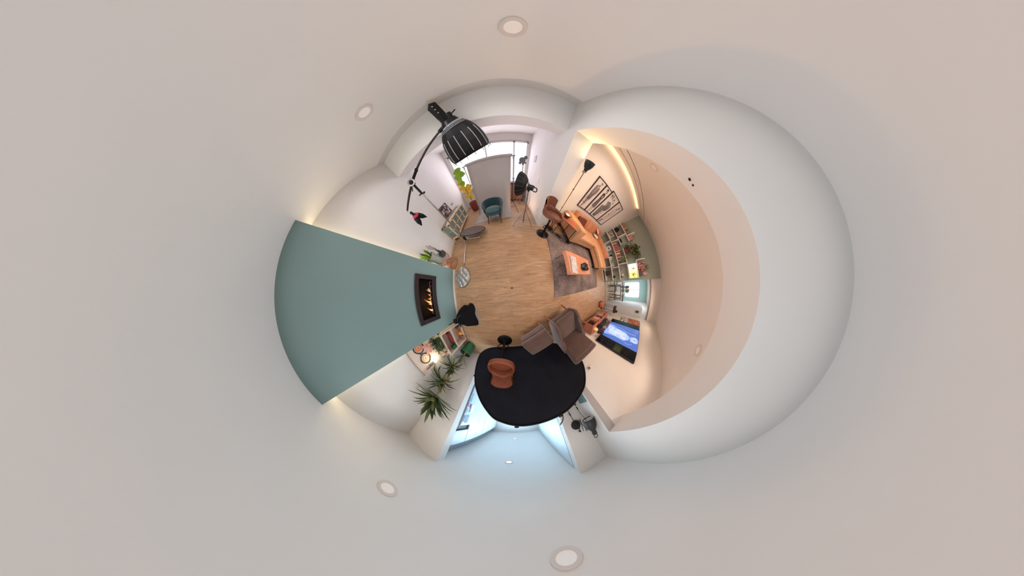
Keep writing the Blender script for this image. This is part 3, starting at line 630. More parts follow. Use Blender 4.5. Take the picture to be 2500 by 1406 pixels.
# ---- wire stand with pots beside the breast
bx, by = -1.76, .93
t = thing('wire_basket_stand', 'copper wire hourglass basket stand beside the green chimney breast', 'plant stand', (bx, by, 0))
def wire(prof, nm):
    b = B(); n = 22
    for k in range(n):
        for sgn in (1, -1):
            pts = []
            for j, (r, z) in enumerate(prof):
                a = 2*pi*k/n+sgn*j*.16; pts.append((bx+r*cos(a), by+r*sin(a), z))
            b.tube(pts, .0028, n=4, cap=False)
    for r, z in (prof[0], prof[-1]): b.tube([(bx+r*cos(2*pi*i/32), by+r*sin(2*pi*i/32), z) for i in range(32)], .006, n=6, closed=True)
    b.build(nm, TERRA, t)
wire([(.155, .008), (.19, .05), (.185, .11), (.13, .17), (.045, .215)], 'lower_basket')
wire([(.045, .225), (.12, .25), (.175, .31), (.195, .38), (.19, .43)], 'upper_basket')
t = thing('snake_plant', 'snake plant in a ribbed grey glazed pot on the wire stand', 'plant', (bx-.05, by-.07, .43))
px_, py_ = bx-.05, by-.06
b = B(); b.lathe([(0, .40), (.10, .40), (.125, .45), (.115, .52), (.11, .60), (.135, .72), (.12, .72), (.10, .66), (0, .66)], (px_, py_, 0), n=28); b.build('pot', M('grey_glaze', (150, 152, 142), .3, noise=.2, nscale=20), t)
rnd = random.Random(11)
for k in range(13):
    a = rnd.uniform(0, 2*pi); b = B(); b.leaf((px_+cos(a)*.05, py_+sin(a)*.05, .66), (cos(a)*rnd.uniform(.1, .5), sin(a)*rnd.uniform(.1, .5), 1), rnd.uniform(.25, .42), .05, .12, .2, 6); b.build('leaf', (LEAFB if k % 3 else LEAFD), t)
t = thing('succulent', 'small dark succulent in a square charcoal pot in front on the wire stand', 'plant', (bx+.06, by+.08, .43))
qx, qy = bx+.05, by+.10
b = B(); b.boxc((qx, qy, .45), (.13, .13, .12), (0, 0, 20), bev=.008, taper=(1.15, 1.15)); b.build('pot', M('charcoal_ceramic', (62, 66, 70), .5), t)
for k in range(16):
    a = rnd.uniform(0, 2*pi); b = B(); b.leaf((qx+cos(a)*.02, qy+sin(a)*.02, .51), (cos(a), sin(a), rnd.uniform(.6, 2)), rnd.uniform(.07, .13), .03, .1, .2, 4); b.build('leaf', LEAFD, t)
t = thing('dried_twigs', 'brown curved dried twigs standing behind the square pot', 'twigs', (bx-.02, by+.12, .55))
for k in range(3):
    b = B(); b.tube(smooth([(qx-.03, qy+.02, .50), (qx-.06, qy+.05+k*.02, .66), (qx-.10, qy+.03+k*.03, .78), (qx-.12, qy+.08+k*.03, .86-k*.05)]), .006, n=6); b.build('twig', DARKW, t)
# ================================================================== sofa room (east)
b = B(); b.prism([(1.10, -.36, .001), (3.94, -.30, .001), (4.10, 1.7, .001), (1.23, 1.82, .001)], (0, 0, .014)); tag(b.build('rug', rug_mat()), 'large mottled grey-brown rug under coffee table and sofa', 'rug')

# ---- bar stool builder: seat shell opens towards local +y
def bar_stool(label, loc, rz, seat_z, leather, bowl=1.0):
    t = thing('bar_stool', label, 'bar stool', loc, rz); M0 = TM[t.name]
    b = B(); b.M = M0; b.lathe([(0, .0), (.205, .0), (.21, .006), (.195, .018), (.12, .034), (.05, .055), (.028, .075), (0, .08)], n=40); b.build('base', BLACKM, t)
    b = B(); b.M = M0; b.cyl((0, 0, .05), (0, 0, seat_z*.62), .030, n=18); b.cyl((0, 0, seat_z*.6), (0, 0, seat_z-.03), .022, n=16); b.cyl((0, 0, .10), (0, 0, .125), .035, n=18); b.build('gas_column', BLACKM, t)
    b = B(); b.M = M0; b.tube([(sin(2*pi*i/28)*.135, .05+cos(2*pi*i/28)*.115, .26) for i in range(28)], .010, n=8, closed=True); b.tube([(0, -.03, .26), (0, -.065, .26)], .01); b.cyl((0, 0, .235), (0, 0, .285), .038, n=16); b.build('foot_ring', BLACKM, t)
    b = B(); b.M = M0; b.tube([(.02, 0, seat_z-.06), (.13, .05, seat_z-.07), (.2, .07, seat_z-.09)], .006, n=6); b.build('lever', BLACKM, t)
    b = B(); b.M = M0; b.lathe([(0, seat_z-.055), (.10, seat_z-.055), (.19, seat_z-.03), (.215, seat_z+.01), (.205, seat_z+.04), (.15, seat_z+.055), (0, seat_z+.05)], (0, 0, 0), n=36)
    b.build('seat', leather, t)
    # wrap-around rim arms
    b = B(); b.M = M0
    def rim(u, v):
        a = radians(90)+2*pi*u; q = 1-abs(u-.5)*2; ca, sa = cos(a), sin(a)
        up = .025+.115*q**1.3; r = .225+.025*q; th = .026
        an = 2*pi*v; return ((r+cos(an)*th)*ca, (r+cos(an)*th)*sa*1.0, seat_z+.01+up*.5+sin(an)*(.030+up*.55))
    b.grid(rim, 48, 13); b.build('arm_rim', leather, t)
    b = B(); b.M = M0
    bz0, bz1 = seat_z+.15, seat_z+.365
    def back(u, v):
        a = radians(270)+radians(96)*(u-.5); q = (abs(u-.5)*2)**3
        s = v*2 if v < .5 else (1-v)*2; side = 1 if v < .5 else -1
        r = .252+.022*s+side*.016+ (.0032*cos(u*2*pi*11) if side < 0 and .1 < u < .9 else 0); z = bz0+(bz1-bz0)*s-q*.05*(s > .5)+q*.0
        return (r*cos(a), r*sin(a), z)
    b.grid(back, 90, 21, ); b.build('backrest', leather, t)
    for k in range(-1, 2, 2):
        b = B(); b.M = M0; a = radians(270+k*46); b.tube([(cos(a)*.235, sin(a)*.235, seat_z+.08), (cos(a)*.26, sin(a)*.26, seat_z+.17)], .022, n=8); b.build('back_joint', leather, t)
    return t
bar_stool('brown leather bar stool in front of the grey pillar beside the orange sofa', (1.11, 1.62, 0), radians(206), .60, BROWNL)
bar_stool('cognac leather bar stool standing in front of the black oval backdrop', (-.34, -1.48, 0), radians(2), .66, M('tan_leather', (128, 66, 42), .4, noise=.15, nscale=12, bump=.3))

# ---- sofa
SF = thing('corner_sofa', 'cognac leather corner sofa with chaise and black block feet under the prints', 'sofa', (3.1, 1.9, 0))
b = B(); b.box((2.28, 1.40, .12), (4.25, 2.42, .30), bev=.03); b.build('base', ORANGE, SF)
b = B(); b.box((2.05, 1.38, .12), (2.33, 2.44, .66), bev=.035); b.build('armrest', ORANGE, SF)
b = B(); b.box((2.30, 1.38, .29), (3.52, 2.15, .45), bev=.05); b.build('seat_cushion', ORANGE, SF)
b = B(); b.box((3.53, .50, .29), (4.28, 2.15, .45), bev=.05); b.build('chaise_cushion', ORANGE, SF)
b = B(); b.box((3.55, .54, .12), (4.26, 1.42, .30), bev=.03); b.build('chaise_base', ORANGE, SF)
for x0, x1 in ((2.34, 3.06), (3.08, 3.78)):
    b = B(); b.boxc(((x0+x1)/2, 2.25, .62), (x1-x0, .26, .44), (-10, 0, 0), bev=.07); b.build('back_cushion', M('cognac_leather_worn', (196, 136, 100), .5, noise=.18, nscale=7, bump=.4), SF)
b = B(); b.boxc((4.15, 2.25, .60), (.66, .26, .40), (-10, 0, 0), bev=.06); b.build('back_cushion', MATS['cognac_leather_worn'], SF)
b = B(); b.box((4.28, .95, .12), (4.46, 2.44, .62), bev=.03); b.build('side_rest', MATS['cognac_leather_worn'], SF)
b = B(); b.box((2.3, 2.34, .12), (4.46, 2.46, .70), bev=.03); b.build('back_frame', ORANGE, SF)
for x, y in ((2.10, 1.43), (2.10, 2.38), (3.58, .60), (4.20, .60), (3.5, 1.45), (4.35, 2.38)):
    b = B(); b.box((x-.05, y-.05, .015), (x+.05, y+.05, .12)); b.build('foot', BLACK, SF)
b = B(); b.boxc((2.62, 2.06, .60), (.5, .10, .34), (-24, 0, 8), bev=.045); tag(b.build('cushion', M('dark_rust_cloth', (98, 46, 36), .8)), 'dark rust cushion tucked behind the armrest of the orange sofa', 'cushion')
t = thing('folded_blanket', 'folded white and grey throw lying between sofa seat and backrest', 'blanket', (3.85, 1.95, .45))
for k, (c, s, col) in enumerate((((3.90, 2.10, .70), (.24, .20, .05), 'wp'), ((3.94, 2.02, .63), (.26, .16, .05), 'gy'), ((3.86, 1.96, .53), (.24, .22, .08), 'wp'))):
    b = B(); b.boxc(c, s, (18-12*k, 10, 20+k*14), bev=.02); b.build('fold', PAPER if col == 'wp' else M('grey_cloth', (120, 112, 112), .9), t)

# ---- side table with bowl lamp
t = thing('side_table', 'small reddish side table on thin black legs beside the sofa arm', 'side table', (1.85, 1.72, 0))
tp = [(1.53, 1.74), (1.90, 1.36), (2.03, 1.88), (1.68, 2.12)]
b = B(); b.prism([(x, y, .555) for x, y in tp], (0, 0, .018)); b.build('table_top', M('side_table_top', (186, 104, 76), .4, noise=.1), t)
b = B(); b.prism([(x*1.0, y*1.0, .548) for x, y in tp], (0, 0, .008)); b.build('frame', BLACKM, t)
for x, y in tp:
    cxm, cym = 1.79, 1.78; b = B(); b.cyl((x+(cxm-x)*.12, y+(cym-y)*.12, .55), (x-(cxm-x)*.05, y-(cym-y)*.05, .016 if x > 1.7 else .0), .010, n=8); b.build('leg', BLACKM, t)
t = thing('bowl_lamp', 'glowing upturned metal bowl lamp on the side table behind the bar stool', 'lamp', (1.74, 1.90, .573))
lx, ly = 1.74, 1.90
b = B(); b.lathe([(.0, .573), (.06, .574), (.075, .60), (.10, .64), (.125, .675), (.12, .675), (.09, .64), (.05, .60), (0, .60)], (lx, ly, 0), n=32); b.build('shade', M('copper_grey', (110, 78, 66), .3, .6), t)
b = B(); b.sph((lx, ly, .64), .045, 16); b.build('bulb', M('warm_bulb', (255, 236, 190), .5, emit=12, ecol=(255, 214, 150)), t)
b = B(); b.tube([(lx+cos(2*pi*i/24)*.135, ly+sin(2*pi*i/24)*.135, .68) for i in range(24)], .004, n=6, closed=True); b.build('wire_rim', BLACKM, t)
spot('bowl_lamp_light', (lx, ly, .70), (180, 0, 0), 12, (1.0, .62, .26), 120, .5, .03)
point('bowl_lamp_glow', (lx+.02, ly+.02, .76), 4, (1.0, .60, .26), .03)
# ---- tall floor lamp with dark bowl
t = thing('floor_lamp', 'tall floor lamp with upturned dark bell shade between grey pillar and prints', 'floor lamp', (1.50, 1.99, 0))
fx0, fy0 = 1.50, 1.99
b = B(); b.cyl((fx0, fy0, .03), (fx0, fy0, 1.66), .008, n=10); b.cyl((fx0, fy0, 1.25), (fx0, fy0, 1.29), .014, n=10); b.cyl((fx0, fy0, .75), (fx0, fy0, .78), .013, n=10); b.build('pole', DARKW, t)
b = B(); b.lathe([(0, .03), (.12, .025), (.14, .01), (.14, 0), (0, 0)], (fx0, fy0, 0), n=32); b.build('base', BLACKM, t)
b = B(); b.sph((fx0-.02, fy0, 1.68), .026, 12); b.sph((fx0+.02, fy0, 1.70), .022, 12); b.tube([(fx0+cos(a)*.03, fy0, 1.70+sin(a)*.03) for a in [2*pi*i/16 for i in range(16)]], .005, n=6, closed=True); b.build('joint', STEEL, t)
b = B(); b.lathe([(0, 1.70), (.03, 1.70), (.038, 1.74), (.06, 1.77), (.085, 1.83), (.092, 1.89), (.098, 1.895), (.088, 1.90), (.078, 1.84), (.05, 1.78), (0, 1.765)], (fx0, fy0, 0), n=36); b.build('lamp_shade', M('petrol_metal', (52, 66, 72), .25, .6), t)
b = B(); b.sph((fx0, fy0, 1.825), .03, 12); b.build('bulb', M('lamp_bulb_warm', (255, 236, 190), .5, emit=6, ecol=(255, 214, 150)), t)
spot('floor_lamp_light', (fx0-.02, fy0-.04, 1.91), (0, 0, 0), 8, (1.0, .70, .30), 150, .15, .03).rotation_euler = Vector((-.76, .0, .60)).to_track_quat('-Z', 'Y').to_euler()
t = thing('power_cables', 'tangled black cables and plugs on the rug under the side table', 'cable', (1.6, 1.6, 0))
for pts in ([(1.40, 1.95, .05), (1.50, 1.80, .02), (1.62, 1.72, .02), (1.75, 1.60, .02), (1.9, 1.5, .02), (2.0, 1.30, .02)], [(1.45, 2.0, .3), (1.5, 1.9, .12), (1.42, 1.75, .03), (1.6, 1.62, .02), (1.8, 1.42, .02), (1.95, 1.42, .02)], [(1.42, 1.99, .45), (1.46, 1.95, .2), (1.55, 1.85, .05), (1.5, 1.72, .02)]):
    b = B(); b.tube(smooth(pts, 5), .005, n=6); b.build('cable', BLACK, t)
b = B(); b.boxc((1.72, 1.62, .035), (.2, .05, .035), (0, 0, -40), bev=.006); b.build('power_strip', BLACK, t)

# ---- coffee table
t = thing('coffee_table', 'chunky orange-brown wooden coffee table on black hairpin legs', 'coffee table', (1.72, .42, 0))
tw = M('coffee_table_wood', (222, 146, 108), .5, noise=.22, nscale=7)
top = [(1.25, .73), (1.25, .18), (2.20, .19), (2.24, .60)]
b = B(); b.prism([(x, y, .33) for x, y in top], (0, 0, .095)); b.build('table_top', tw, t)
for x, y, a in ((1.32, .66, 150), (1.33, .25, 210), (2.12, .26, -30), (2.15, .54, 30)):
    dx, dy = cos(radians(a)), sin(radians(a)); ex, ey = x+dx*.08, y+dy*.08
    b = B(); b.tube([(x-dy*.05, y+dx*.05, .33), (ex, ey, .024), (x+dy*.05, y-dx*.05, .33)], .006, n=8); b.build('leg', BLACKM, t)
t = thing('serving_tray', 'white rectangular tray with small printed dark and pink motifs on the coffee table', 'tray', (1.41, .40, .425))
Mx = Matrix.Translation((1.42, .40, .427)) @ Matrix.Rotation(radians(-8), 4, 'Z')
b = B(); b.M = Mx; b.box((-.10, -.20, 0), (.10, .20, .012), bev=.005); b.build('tray_board', PAPER, t)
b = B(); b.M = Mx; rnd = random.Random(8); b.mi = 0
for k in range(46):
    x, y = rnd.uniform(-.085, .085), rnd.uniform(-.185, .185); b.mi = rnd.choice([0, 0, 1, 2]); r = rnd.uniform(.006, .013)
    b.lathe([(r*.55, .0122), (r, .0134)], (x, y, 0), n=8) if rnd.random() < .6 else b.boxc((x, y, .0128), (r*1.6, r*.8, .0012), (0, 0, rnd.uniform(0, 180)))
b.build('printed_motifs', [INK, M('pink_ink', (196, 120, 140), .8), GINK], t)
t = thing('photo_camera', 'black photo camera with pale screen and strap on the coffee table', 'camera', (1.80, .34, .425))
Mx = Matrix.Translation((1.80, .35, .425)) @ Matrix.Rotation(radians(-18), 4, 'Z')
b = B(); b.M = Mx; b.box((-.075, -.075, 0), (.055, .075, .10), bev=.018); b.box((-.05, -.03, .09), (.04, .03, .125), bev=.012); b.box((-.06, .04, .02), (.07, .09, .11), bev=.015); b.build('body', BLACK, t)
b = B(); b.M = Mx; b.cyl((.05, 0, .05), (.13, 0, .05), .042, .046, n=24); b.build('lens', BLACKM, t)
b = B(); b.M = Mx; b.box((-.045, -.045, .101), (-.0, .03, .104)); b.boxc((-.078, 0, .055), (.004, .085, .06)); b.build('screen', M('camera_screen', (96, 130, 160), .3), t)
b = B(); b.M = Mx; b.tube(smooth([(.0, .08, .07), (.06, .13, .03), (.16, .10, .02), (.22, .05, .02), (.18, -.02, .02)], 5), .006, n=6); b.build('strap', BLACK, t)

# ---- prints
def print_frame(x0, x1, z0, z1, label, fig):
    y = 2.475; t = thing('framed_print', label, 'picture', ((x0+x1)/2, 2.49, z0), 0, 'ink figure prints above the sofa')
    b = B(); f = .02
    for p0, p1 in (((x0, 2.465, z0), (x1, 2.498, z0+f)), ((x0, 2.465, z1-f), (x1, 2.498, z1)), ((x0, 2.465, z0), (x0+f, 2.498, z1)), ((x1-f, 2.465, z0), (x1, 2.498, z1))): b.box(p0, p1)
    b.build('frame', M('dark_brown_frame', (44, 26, 24), .4), t)
    b = B(); b.box((x0+.008, 2.480, z0+.008), (x1-.008, 2.496, z1-.008)); b.build('paper', M('print_paper', (206, 200, 198), .8), t)
    b = B(); W_, H_ = (x1-x0), (z1-z0)
    def P2(u, v, k=0): return (x0+W_*u, 2.4785-.0004*k, z0+H_*v)
    def poly(pts, mi, k=0): b.mi = mi; b._f([b.v(P2(u, v, k)) for u, v in pts])
    def line(pts, w=.012, mi=0, k=3):
        b.mi = mi
        for (u0, v0), (u1, v1) in zip(pts, pts[1:]):
            dx, dz = (u1-u0)*W_, (v1-v0)*H_; l = hypot(dx, dz) or 1; nx_, nz_ = -dz/l*w/2, dx/l*w/2
            q = [(x0+W_*u0+nx_, z0+H_*v0+nz_), (x0+W_*u1+nx_, z0+H_*v1+nz_), (x0+W_*u1-nx_, z0+H_*v1-nz_), (x0+W_*u0-nx_, z0+H_*v0-nz_)]
            b._f([b.v((x, 2.4785-.0004*k, z)) for x, z in q])
    def oval(cu, cv, ru, rv, mi, k=1, n=16): poly([(cu+ru*cos(2*pi*i/n), cv+rv*sin(2*pi*i/n)) for i in range(n)], mi, k)
    fig(poly, line, oval); b.build('ink_drawing', [M('ink_dark', (52, 50, 54), .9), M('ink_mid', (128, 124, 126), .9), M('ink_pale', (172, 168, 168), .9)], t)
def figA(poly, line, oval):   # slender figure in long shaded coat, gathered hem
    oval(.62, .90, .09, .035, 0); oval(.60, .885, .06, .028, 2, 2); poly([(.5, .86), (.66, .84), (.62, .80), (.48, .82)], 1, 1)
    poly([(.30, .80), (.52, .84), (.78, .76), (.80, .62), (.62, .42), (.48, .30), (.30, .34), (.24, .56)], 1)
    for k in range(9): line([(.30+k*.05, .80-k*.01), (.26+k*.045, .34)], .006)
    poly([(.44, .80), (.60, .80), (.52, .56), (.40, .54)], 2, 2)
    for k in range(40): 
        r = random.Random(k); u, v = r.uniform(.12, .5), r.uniform(.16, .42); line([(u, v), (u+.03, v+.012), (u+.05, v-.004)], .006)
    poly([(.34, .32), (.42, .30), (.34, .04), (.28, .05)], 0, 2); poly([(.48, .32), (.58, .34), (.44, .06), (.38, .03)], 1, 2); line([(.66, .42), (.5, .28)], .012)
def figB(poly, line, oval):
    oval(.60, .86, .10, .04, 1); oval(.5, .93, .14, .03, 0); oval(.42, .88, .05, .02, 1)
    poly([(.34, .78), (.56, .82), (.74, .74), (.70, .60), (.38, .58)], 0)
    poly([(.38, .58), (.70, .60), (.82, .30), (.70, .24), (.34, .26), (.26, .32)], 1)
    for k in range(11): line([(.40+k*.028, .58), (.30+k*.048, .27)], .006)
    poly([(.50, .74), (.62, .72), (.58, .62), (.5, .64)], 2, 2); poly([(.42, .25), (.50, .25), (.44, .06), (.38, .05)], 1); poly([(.58, .25), (.66, .26), (.58, .08), (.52, .05)], 1); line([(.38, .05), (.52, .03)], .012)
def figC(poly, line, oval):
    for k in range(46):
        r = random.Random(k+60); u, v = r.uniform(.14, .66), r.uniform(.82, .96); oval(u, v, .022, .011, r.choice([0, 0, 1]), 2, 7)
    oval(.72, .78, .07, .03, 2); line([(.66, .80), (.72, .82), (.79, .79), (.78, .75)], .007)
    poly([(.30, .70), (.56, .76), (.84, .66), (.86, .50), (.64, .36), (.44, .50)], 1); poly([(.16, .50), (.44, .56), (.60, .34), (.48, .05), (.34, .03), (.20, .07)], 1, 1)
    for k in range(12): line([(.34+k*.04, .70-k*.008), (.52+k*.02, .40)], .006)
    for k in range(9): line([(.18+k*.04, .50), (.24+k*.03, .07)], .006)
    poly([(.20, .07), (.34, .03), (.32, .10), (.2, .14)], 0, 3); poly([(.34, .68), (.52, .62), (.42, .54)], 2, 2)
    for k in range(22): r = random.Random(k+9); oval(r.uniform(.5, .74), r.uniform(.10, .36), .02, .01, r.choice([0, 1, 2]), 3, 7)
def figD(poly, line, oval):
    oval(.62, .88, .07, .035, 1); line([(.55, .90), (.60, .93), (.68, .91), (.69, .86), (.62, .82), (.56, .86), (.55, .90)], .009); poly([(.54, .84), (.62, .82), (.52, .76), (.46, .78)], 1)
    for pts in ([(.30, .74), (.46, .80), (.70, .74), (.74, .60), (.62, .48), (.40, .50), (.30, .74)], [(.40, .50), (.32, .30), (.30, .20), (.52, .22), (.62, .48)], [(.42, .74), (.44, .54)], [(.58, .74), (.56, .52)], [(.3, .70), (.34, .5), (.42, .44)], [(.72, .64), (.60, .42), (.52, .38)]): line(pts, .008)
    oval(.38, .47, .05, .025, 0, 2); poly([(.30, .20), (.46, .22), (.34, .05), (.18, .05)], 0); poly([(.36, .42), (.44, .40), (.40, .24), (.33, .26)], 2, 2)
    for k in range(6): line([(.20+k*.03, .055), (.32+k*.022, .20)], .004, 2, 4)
print_frame(2.33, 2.73, .93, 1.97, 'tall ink figure print nearest the floor lamp, long coat with curly hem', figA)
print_frame(2.735, 3.10, .93, 1.97, 'tall ink figure print second from the lamp, short pleated skirt', figB)
print_frame(3.105, 3.72, .93, 2.03, 'widest ink figure print with striped gown and a cloud of flowers', figC)
print_frame(3.725, 4.25, .93, 2.03, 'ink figure print nearest the shelves, pale outlined dress and dark hem', figD)

# ---- wall shelf unit
SH = thing('shelf_unit', 'white open shelf unit of staggered boards on the olive wall', 'shelf unit', (5.27, 1.2, 0))
X0, X1 = 5.12, 5.42
def board(z, y0, y1, x0=X0):
    b = B(); b.box((x0, y0, z-.014), (X1, y1, z+.014), bev=.002); b.build('shelf_board', WHITE, SH)
def upright(y, z0, z1, x0=X0):
    b = B(); b.box((x0, y-.013, z0), (X1, y+.013, z1), bev=.002); b.build('upright', WHITE, SH)
for z, y0, y1 in ((.90, -.06, 2.5), (1.28, 1.52, 2.5), (1.69, 1.55, 2.5), (.53, -.05, 1.94), (1.31, -.05, 1.37), (1.71, -.05, .70), (.16, -.05, .64), (.02, -.06, .66)): board(z, y0, y1)
for y, z0, z1 in ((1.93, .53, .90), (1.83, .90, 1.28), (1.93, 1.28, 1.69), (1.82, 1.69, 2.06), (.67, .90, 1.31), (.56, .53, .90), (.69, 1.71, 2.08), (.65, .16, .53), (.56, .0, .16)): upright(y, z0, z1)
xf = 5.24
def item(name, c, s, col, label, cat, rot=(0, 0, 0), grp=None, bev=.004, mat=None):
    b = B(); b.boxc(c, s, rot, bev=bev); o = b.build(name, mat or M('c%02x%02x%02x' % tuple(int(v) for v in col), col, .7)); tag(o, label, cat, grp); return o
ORD = 'first second third fourth fifth sixth seventh eighth ninth tenth eleventh twelfth thirteenth fourteenth fifteenth sixteenth'.split()
def cname(c):
    R, G, B_ = c; l = (R+G+B_)/3
    if R-G < 25: return 'pale grey' if l > 150 else 'dark grey' if l < 90 else 'grey'
    return 'cream' if l > 195 else 'pink' if l > 145 else 'rust pink' if l > 115 else 'brick red' if l > 88 else 'wine red' if l > 70 else 'dark plum'
def books(y0, y1, z, h, cols, label, grp, seed, name='book', cat='book', lying=False):
    r = random.Random(seed); y = y0; L_ = []
    while y < y1-.012:
        w_ = r.uniform(.018, .034); hh = h*r.uniform(.78, 1.0); c = r.choice(cols)
        L_.append((item(name, (xf+r.uniform(-.02, .02), y+w_/2, z+hh/2), (.16, w_*.9, hh), c, label, cat, (0, 0, 0), grp, .002), c)); y += w_
    n_ = len(L_)   # larger y lies nearer the print wall
    for i_, (o_, c) in enumerate(L_):
        far = n_-1-i_
        o_['label'] = '%s book, %s from %s end, %s' % (cname(c), ORD[min(i_, far)], 'the print wall' if far <= i_ else 'the glass', label)
books(1.60, 1.80, .914, .24, [(168, 150, 140), (120, 70, 60), (206, 196, 188)], 'short row beside speckled card', 'books beside the speckled picture', 1)
books(.98, 1.76, .914, .24, [(206, 164, 148), (226, 208, 196), (120, 62, 60), (146, 74, 68), (188, 120, 104), (78, 44, 50)], 'long middle shelf row', 'long row of books', 2)
books(2.08, 2.42, 1.704, .17, [(150, 110, 100), (110, 80, 70), (176, 140, 124)], 'topmost shelf row', 'books on the topmost shelf', 3)
books(1.90, 2.06, 1.704, .13, [(96, 80, 70), (150, 130, 110)], 'booklets right of topmost row', 'booklets on the topmost shelf', 4)
item('picture_card', (5.26, 2.25, 1.062), (.02, .34, .22), (200, 190, 190), 'speckled grey picture card leaning at the left end of the middle shelf', 'picture', (0, -12, 0), mat=spotted('card_speckle', (70, 60, 66), (206, 196, 196), 26, .5))
item('glass_box', (5.26, 2.22, .935), (.2, .36, .03), (216, 196, 184), 'flat pale box under the speckled picture card', 'box')
b = B(); b.cyl((5.23, 2.34, 1.415), (5.27, 2.34, 1.42), .115, n=36); b.cyl((5.215, 2.34, 1.415), (5.23, 2.34, 1.415), .04, n=20); tag(b.build('record_disc', spotted('record', (24, 20, 24), (70, 58, 60), 30, .66)), 'black round disc standing on the upper shelf by the print wall', 'disc')
item('red_box', (5.25, 2.10, 1.375), (.10, .17, .16), (148, 78, 72), 'brick red box beside the black round disc', 'box')
item('case_box', (5.24, 1.70, 1.802), (.12, .26, .17), (176, 122, 116), 'dusty pink case with dark edges on the top shelf', 'box', (3, 0, 0), bev=.02)
b = B(); b.cyl((5.24, 1.78, 1.36), (5.24, 1.78, 1.39), .05, n=16); b.boxc((5.24, 1.78, 1.33), (.10, .14, .07), bev=.01); b.sph((5.22, 1.68, 1.36), .04, 10); tag(b.build('vintage_camera', BLACKM), 'dark vintage camera on the upper shelf beside the trailing plant', 'camera')
item('white_card', (5.20, 1.60, .66), (.02, .24, .22), (230, 222, 222), 'white card with small blue picture on the lower shelf above the sofa', 'picture', (0, -6, 0))
b = B(); b.boxc((5.188, 1.62, .66), (.004, .06, .09), (0, -6, 0)); b.boxc((5.188, 1.55, .67), (.004, .04, .06), (0, -6, 0)); cc = bpy.data.objects['white_card']; b.build('blue_picture', M('blue_photo', (74, 84, 130), .6), cc)
b = B(); b.sph((5.24, 1.13, .63), .06, 14); b.cyl((5.24, 1.13, .545), (5.24, 1.13, .60), .05, n=14); b.sph((5.22, 1.02, .59), .045, 12); tag(b.build('white_vase', WHITE), 'round white vase pair on the shelf behind the sofa', 'vase')
b = B(); b.sph((5.24, 1.22, .66), .045, 12, (1, 1, 1.3)); b.cyl((5.24, 1.22, .544), (5.24, 1.22, .66), .014); b.boxc((5.2, 1.18, .68), (.02, .10, .03), (30, 0, 0)); tag(b.build('black_figurine', BLACKM), 'small black figurine beside the round white vase', 'figurine')
for k, (y, h, c) in enumerate(((.92, .10, (120, 70, 60)), (.86, .12, (180, 160, 150)), (.80, .09, (90, 60, 70)))):
    b = B(); b.lathe([(0, 0), (.03, 0), (.035, h*.6), (.018, h*.8), (.02, h), (0, h)], (5.22, y, .914), n=14); tag(b.build('jar', M('jar%d' % k, c, .4)), ['small wine red jar right of the long book row', 'pale grey jar, middle of three right of the book row', 'purple grey jar, rightmost beside the tall upright'][k], 'jar')
# pilea / trailing plants
def bushy(name, label, c, r, n, mat, leafL, leafW, seed, pot=None, potm=None, trail=0, cat='plant', squash=.8, shape='oval', grp=None):
    t = thing(name, label, cat, (c[0], c[1], c[2]-(pot[1] if pot else 0)), 0, grp); rnd = random.Random(seed)
    if pot:
        b = B(); pr, ph = pot; z0 = c[2]-ph; b.lathe([(0, 0), (pr*.75, 0), (pr*.95, ph*.5), (pr, ph), (pr*.88, ph), (pr*.8, ph*.85), (0, ph*.85)], (c[0], c[1], z0), n=24); b.build('pot', potm, t)
    b = B()
    for k in range(n):
        a = rnd.uniform(0, 2*pi); el = rnd.uniform(-.2, 1.2); d = Vector((cos(a)*cos(el), sin(a)*cos(el), sin(el)*squash)); rr = r*rnd.uniform(.25, 1.0); p = Vector(c)+d*rr
        if trail and rnd.random() < .4: p.z -= trail*rnd.random()
        b.leaf(p, (d.x+rnd.uniform(-.5, .5), d.y+rnd.uniform(-.5, .5), d.z+rnd.uniform(-.4, .3)), leafL*rnd.uniform(.7, 1.2), leafW, .35, .15, 4, shape=shape)
    b.clamp(0, -1.925, 5.41) ; o = b.build('foliage', mat, t); 
    b = B()
    for k in range(9):
        a = rnd.uniform(0, 2*pi); el = rnd.uniform(.1, 1.3); d = Vector((cos(a)*cos(el), sin(a)*cos(el), sin(el)*squash)); b.tube([c, Vector(c)+d*r*.5+Vector((0, 0, .03)), Vector(c)+d*r*.95], .004, n=5)
    b.build('stems', M('stem_brown', (104, 90, 60), .8), t); return t
bushy('pilea_plant', 'large bushy olive green plant bulging over the top of the white shelves', (5.12, 1.08, 1.71), .34, 230, LEAFM, .13, .075, 21, (.10, .16), M('dark_basket_pot', (96, 62, 58), .8))
bushy('string_plant', 'trailing dark green plant hanging below the big bushy one on the shelves', (5.16, 1.34, 1.50), .17, 90, LEAFD, .07, .04, 22, None, None, .18)
bushy('trailing_plant', 'fresh green trailing plant hanging between the middle shelves', (5.16, .90, 1.33), .11, 60, LEAFB, .08, .03, 23, None, None, .22)
bushy('small_plant', 'tiny green plant on the middle shelf left of the dark cubby', (5.20, .76, 1.02), .08, 40, LEAFM, .06, .035, 24, (.04, .08), M('rust_pot', (150, 90, 70), .7))
b = B(); b.lathe([(.07, 0), (.12, .05), (.13, .14), (.10, .22), (.09, .22), (.11, .14), (.10, .05), (.05, .01)], (5.22, 1.22, 1.33), n=24); tag(b.build('woven_basket', spotted('woven_rust', (84, 46, 44), (134, 84, 72), 40)), 'rust coloured woven basket under the bushy plant', 'basket')
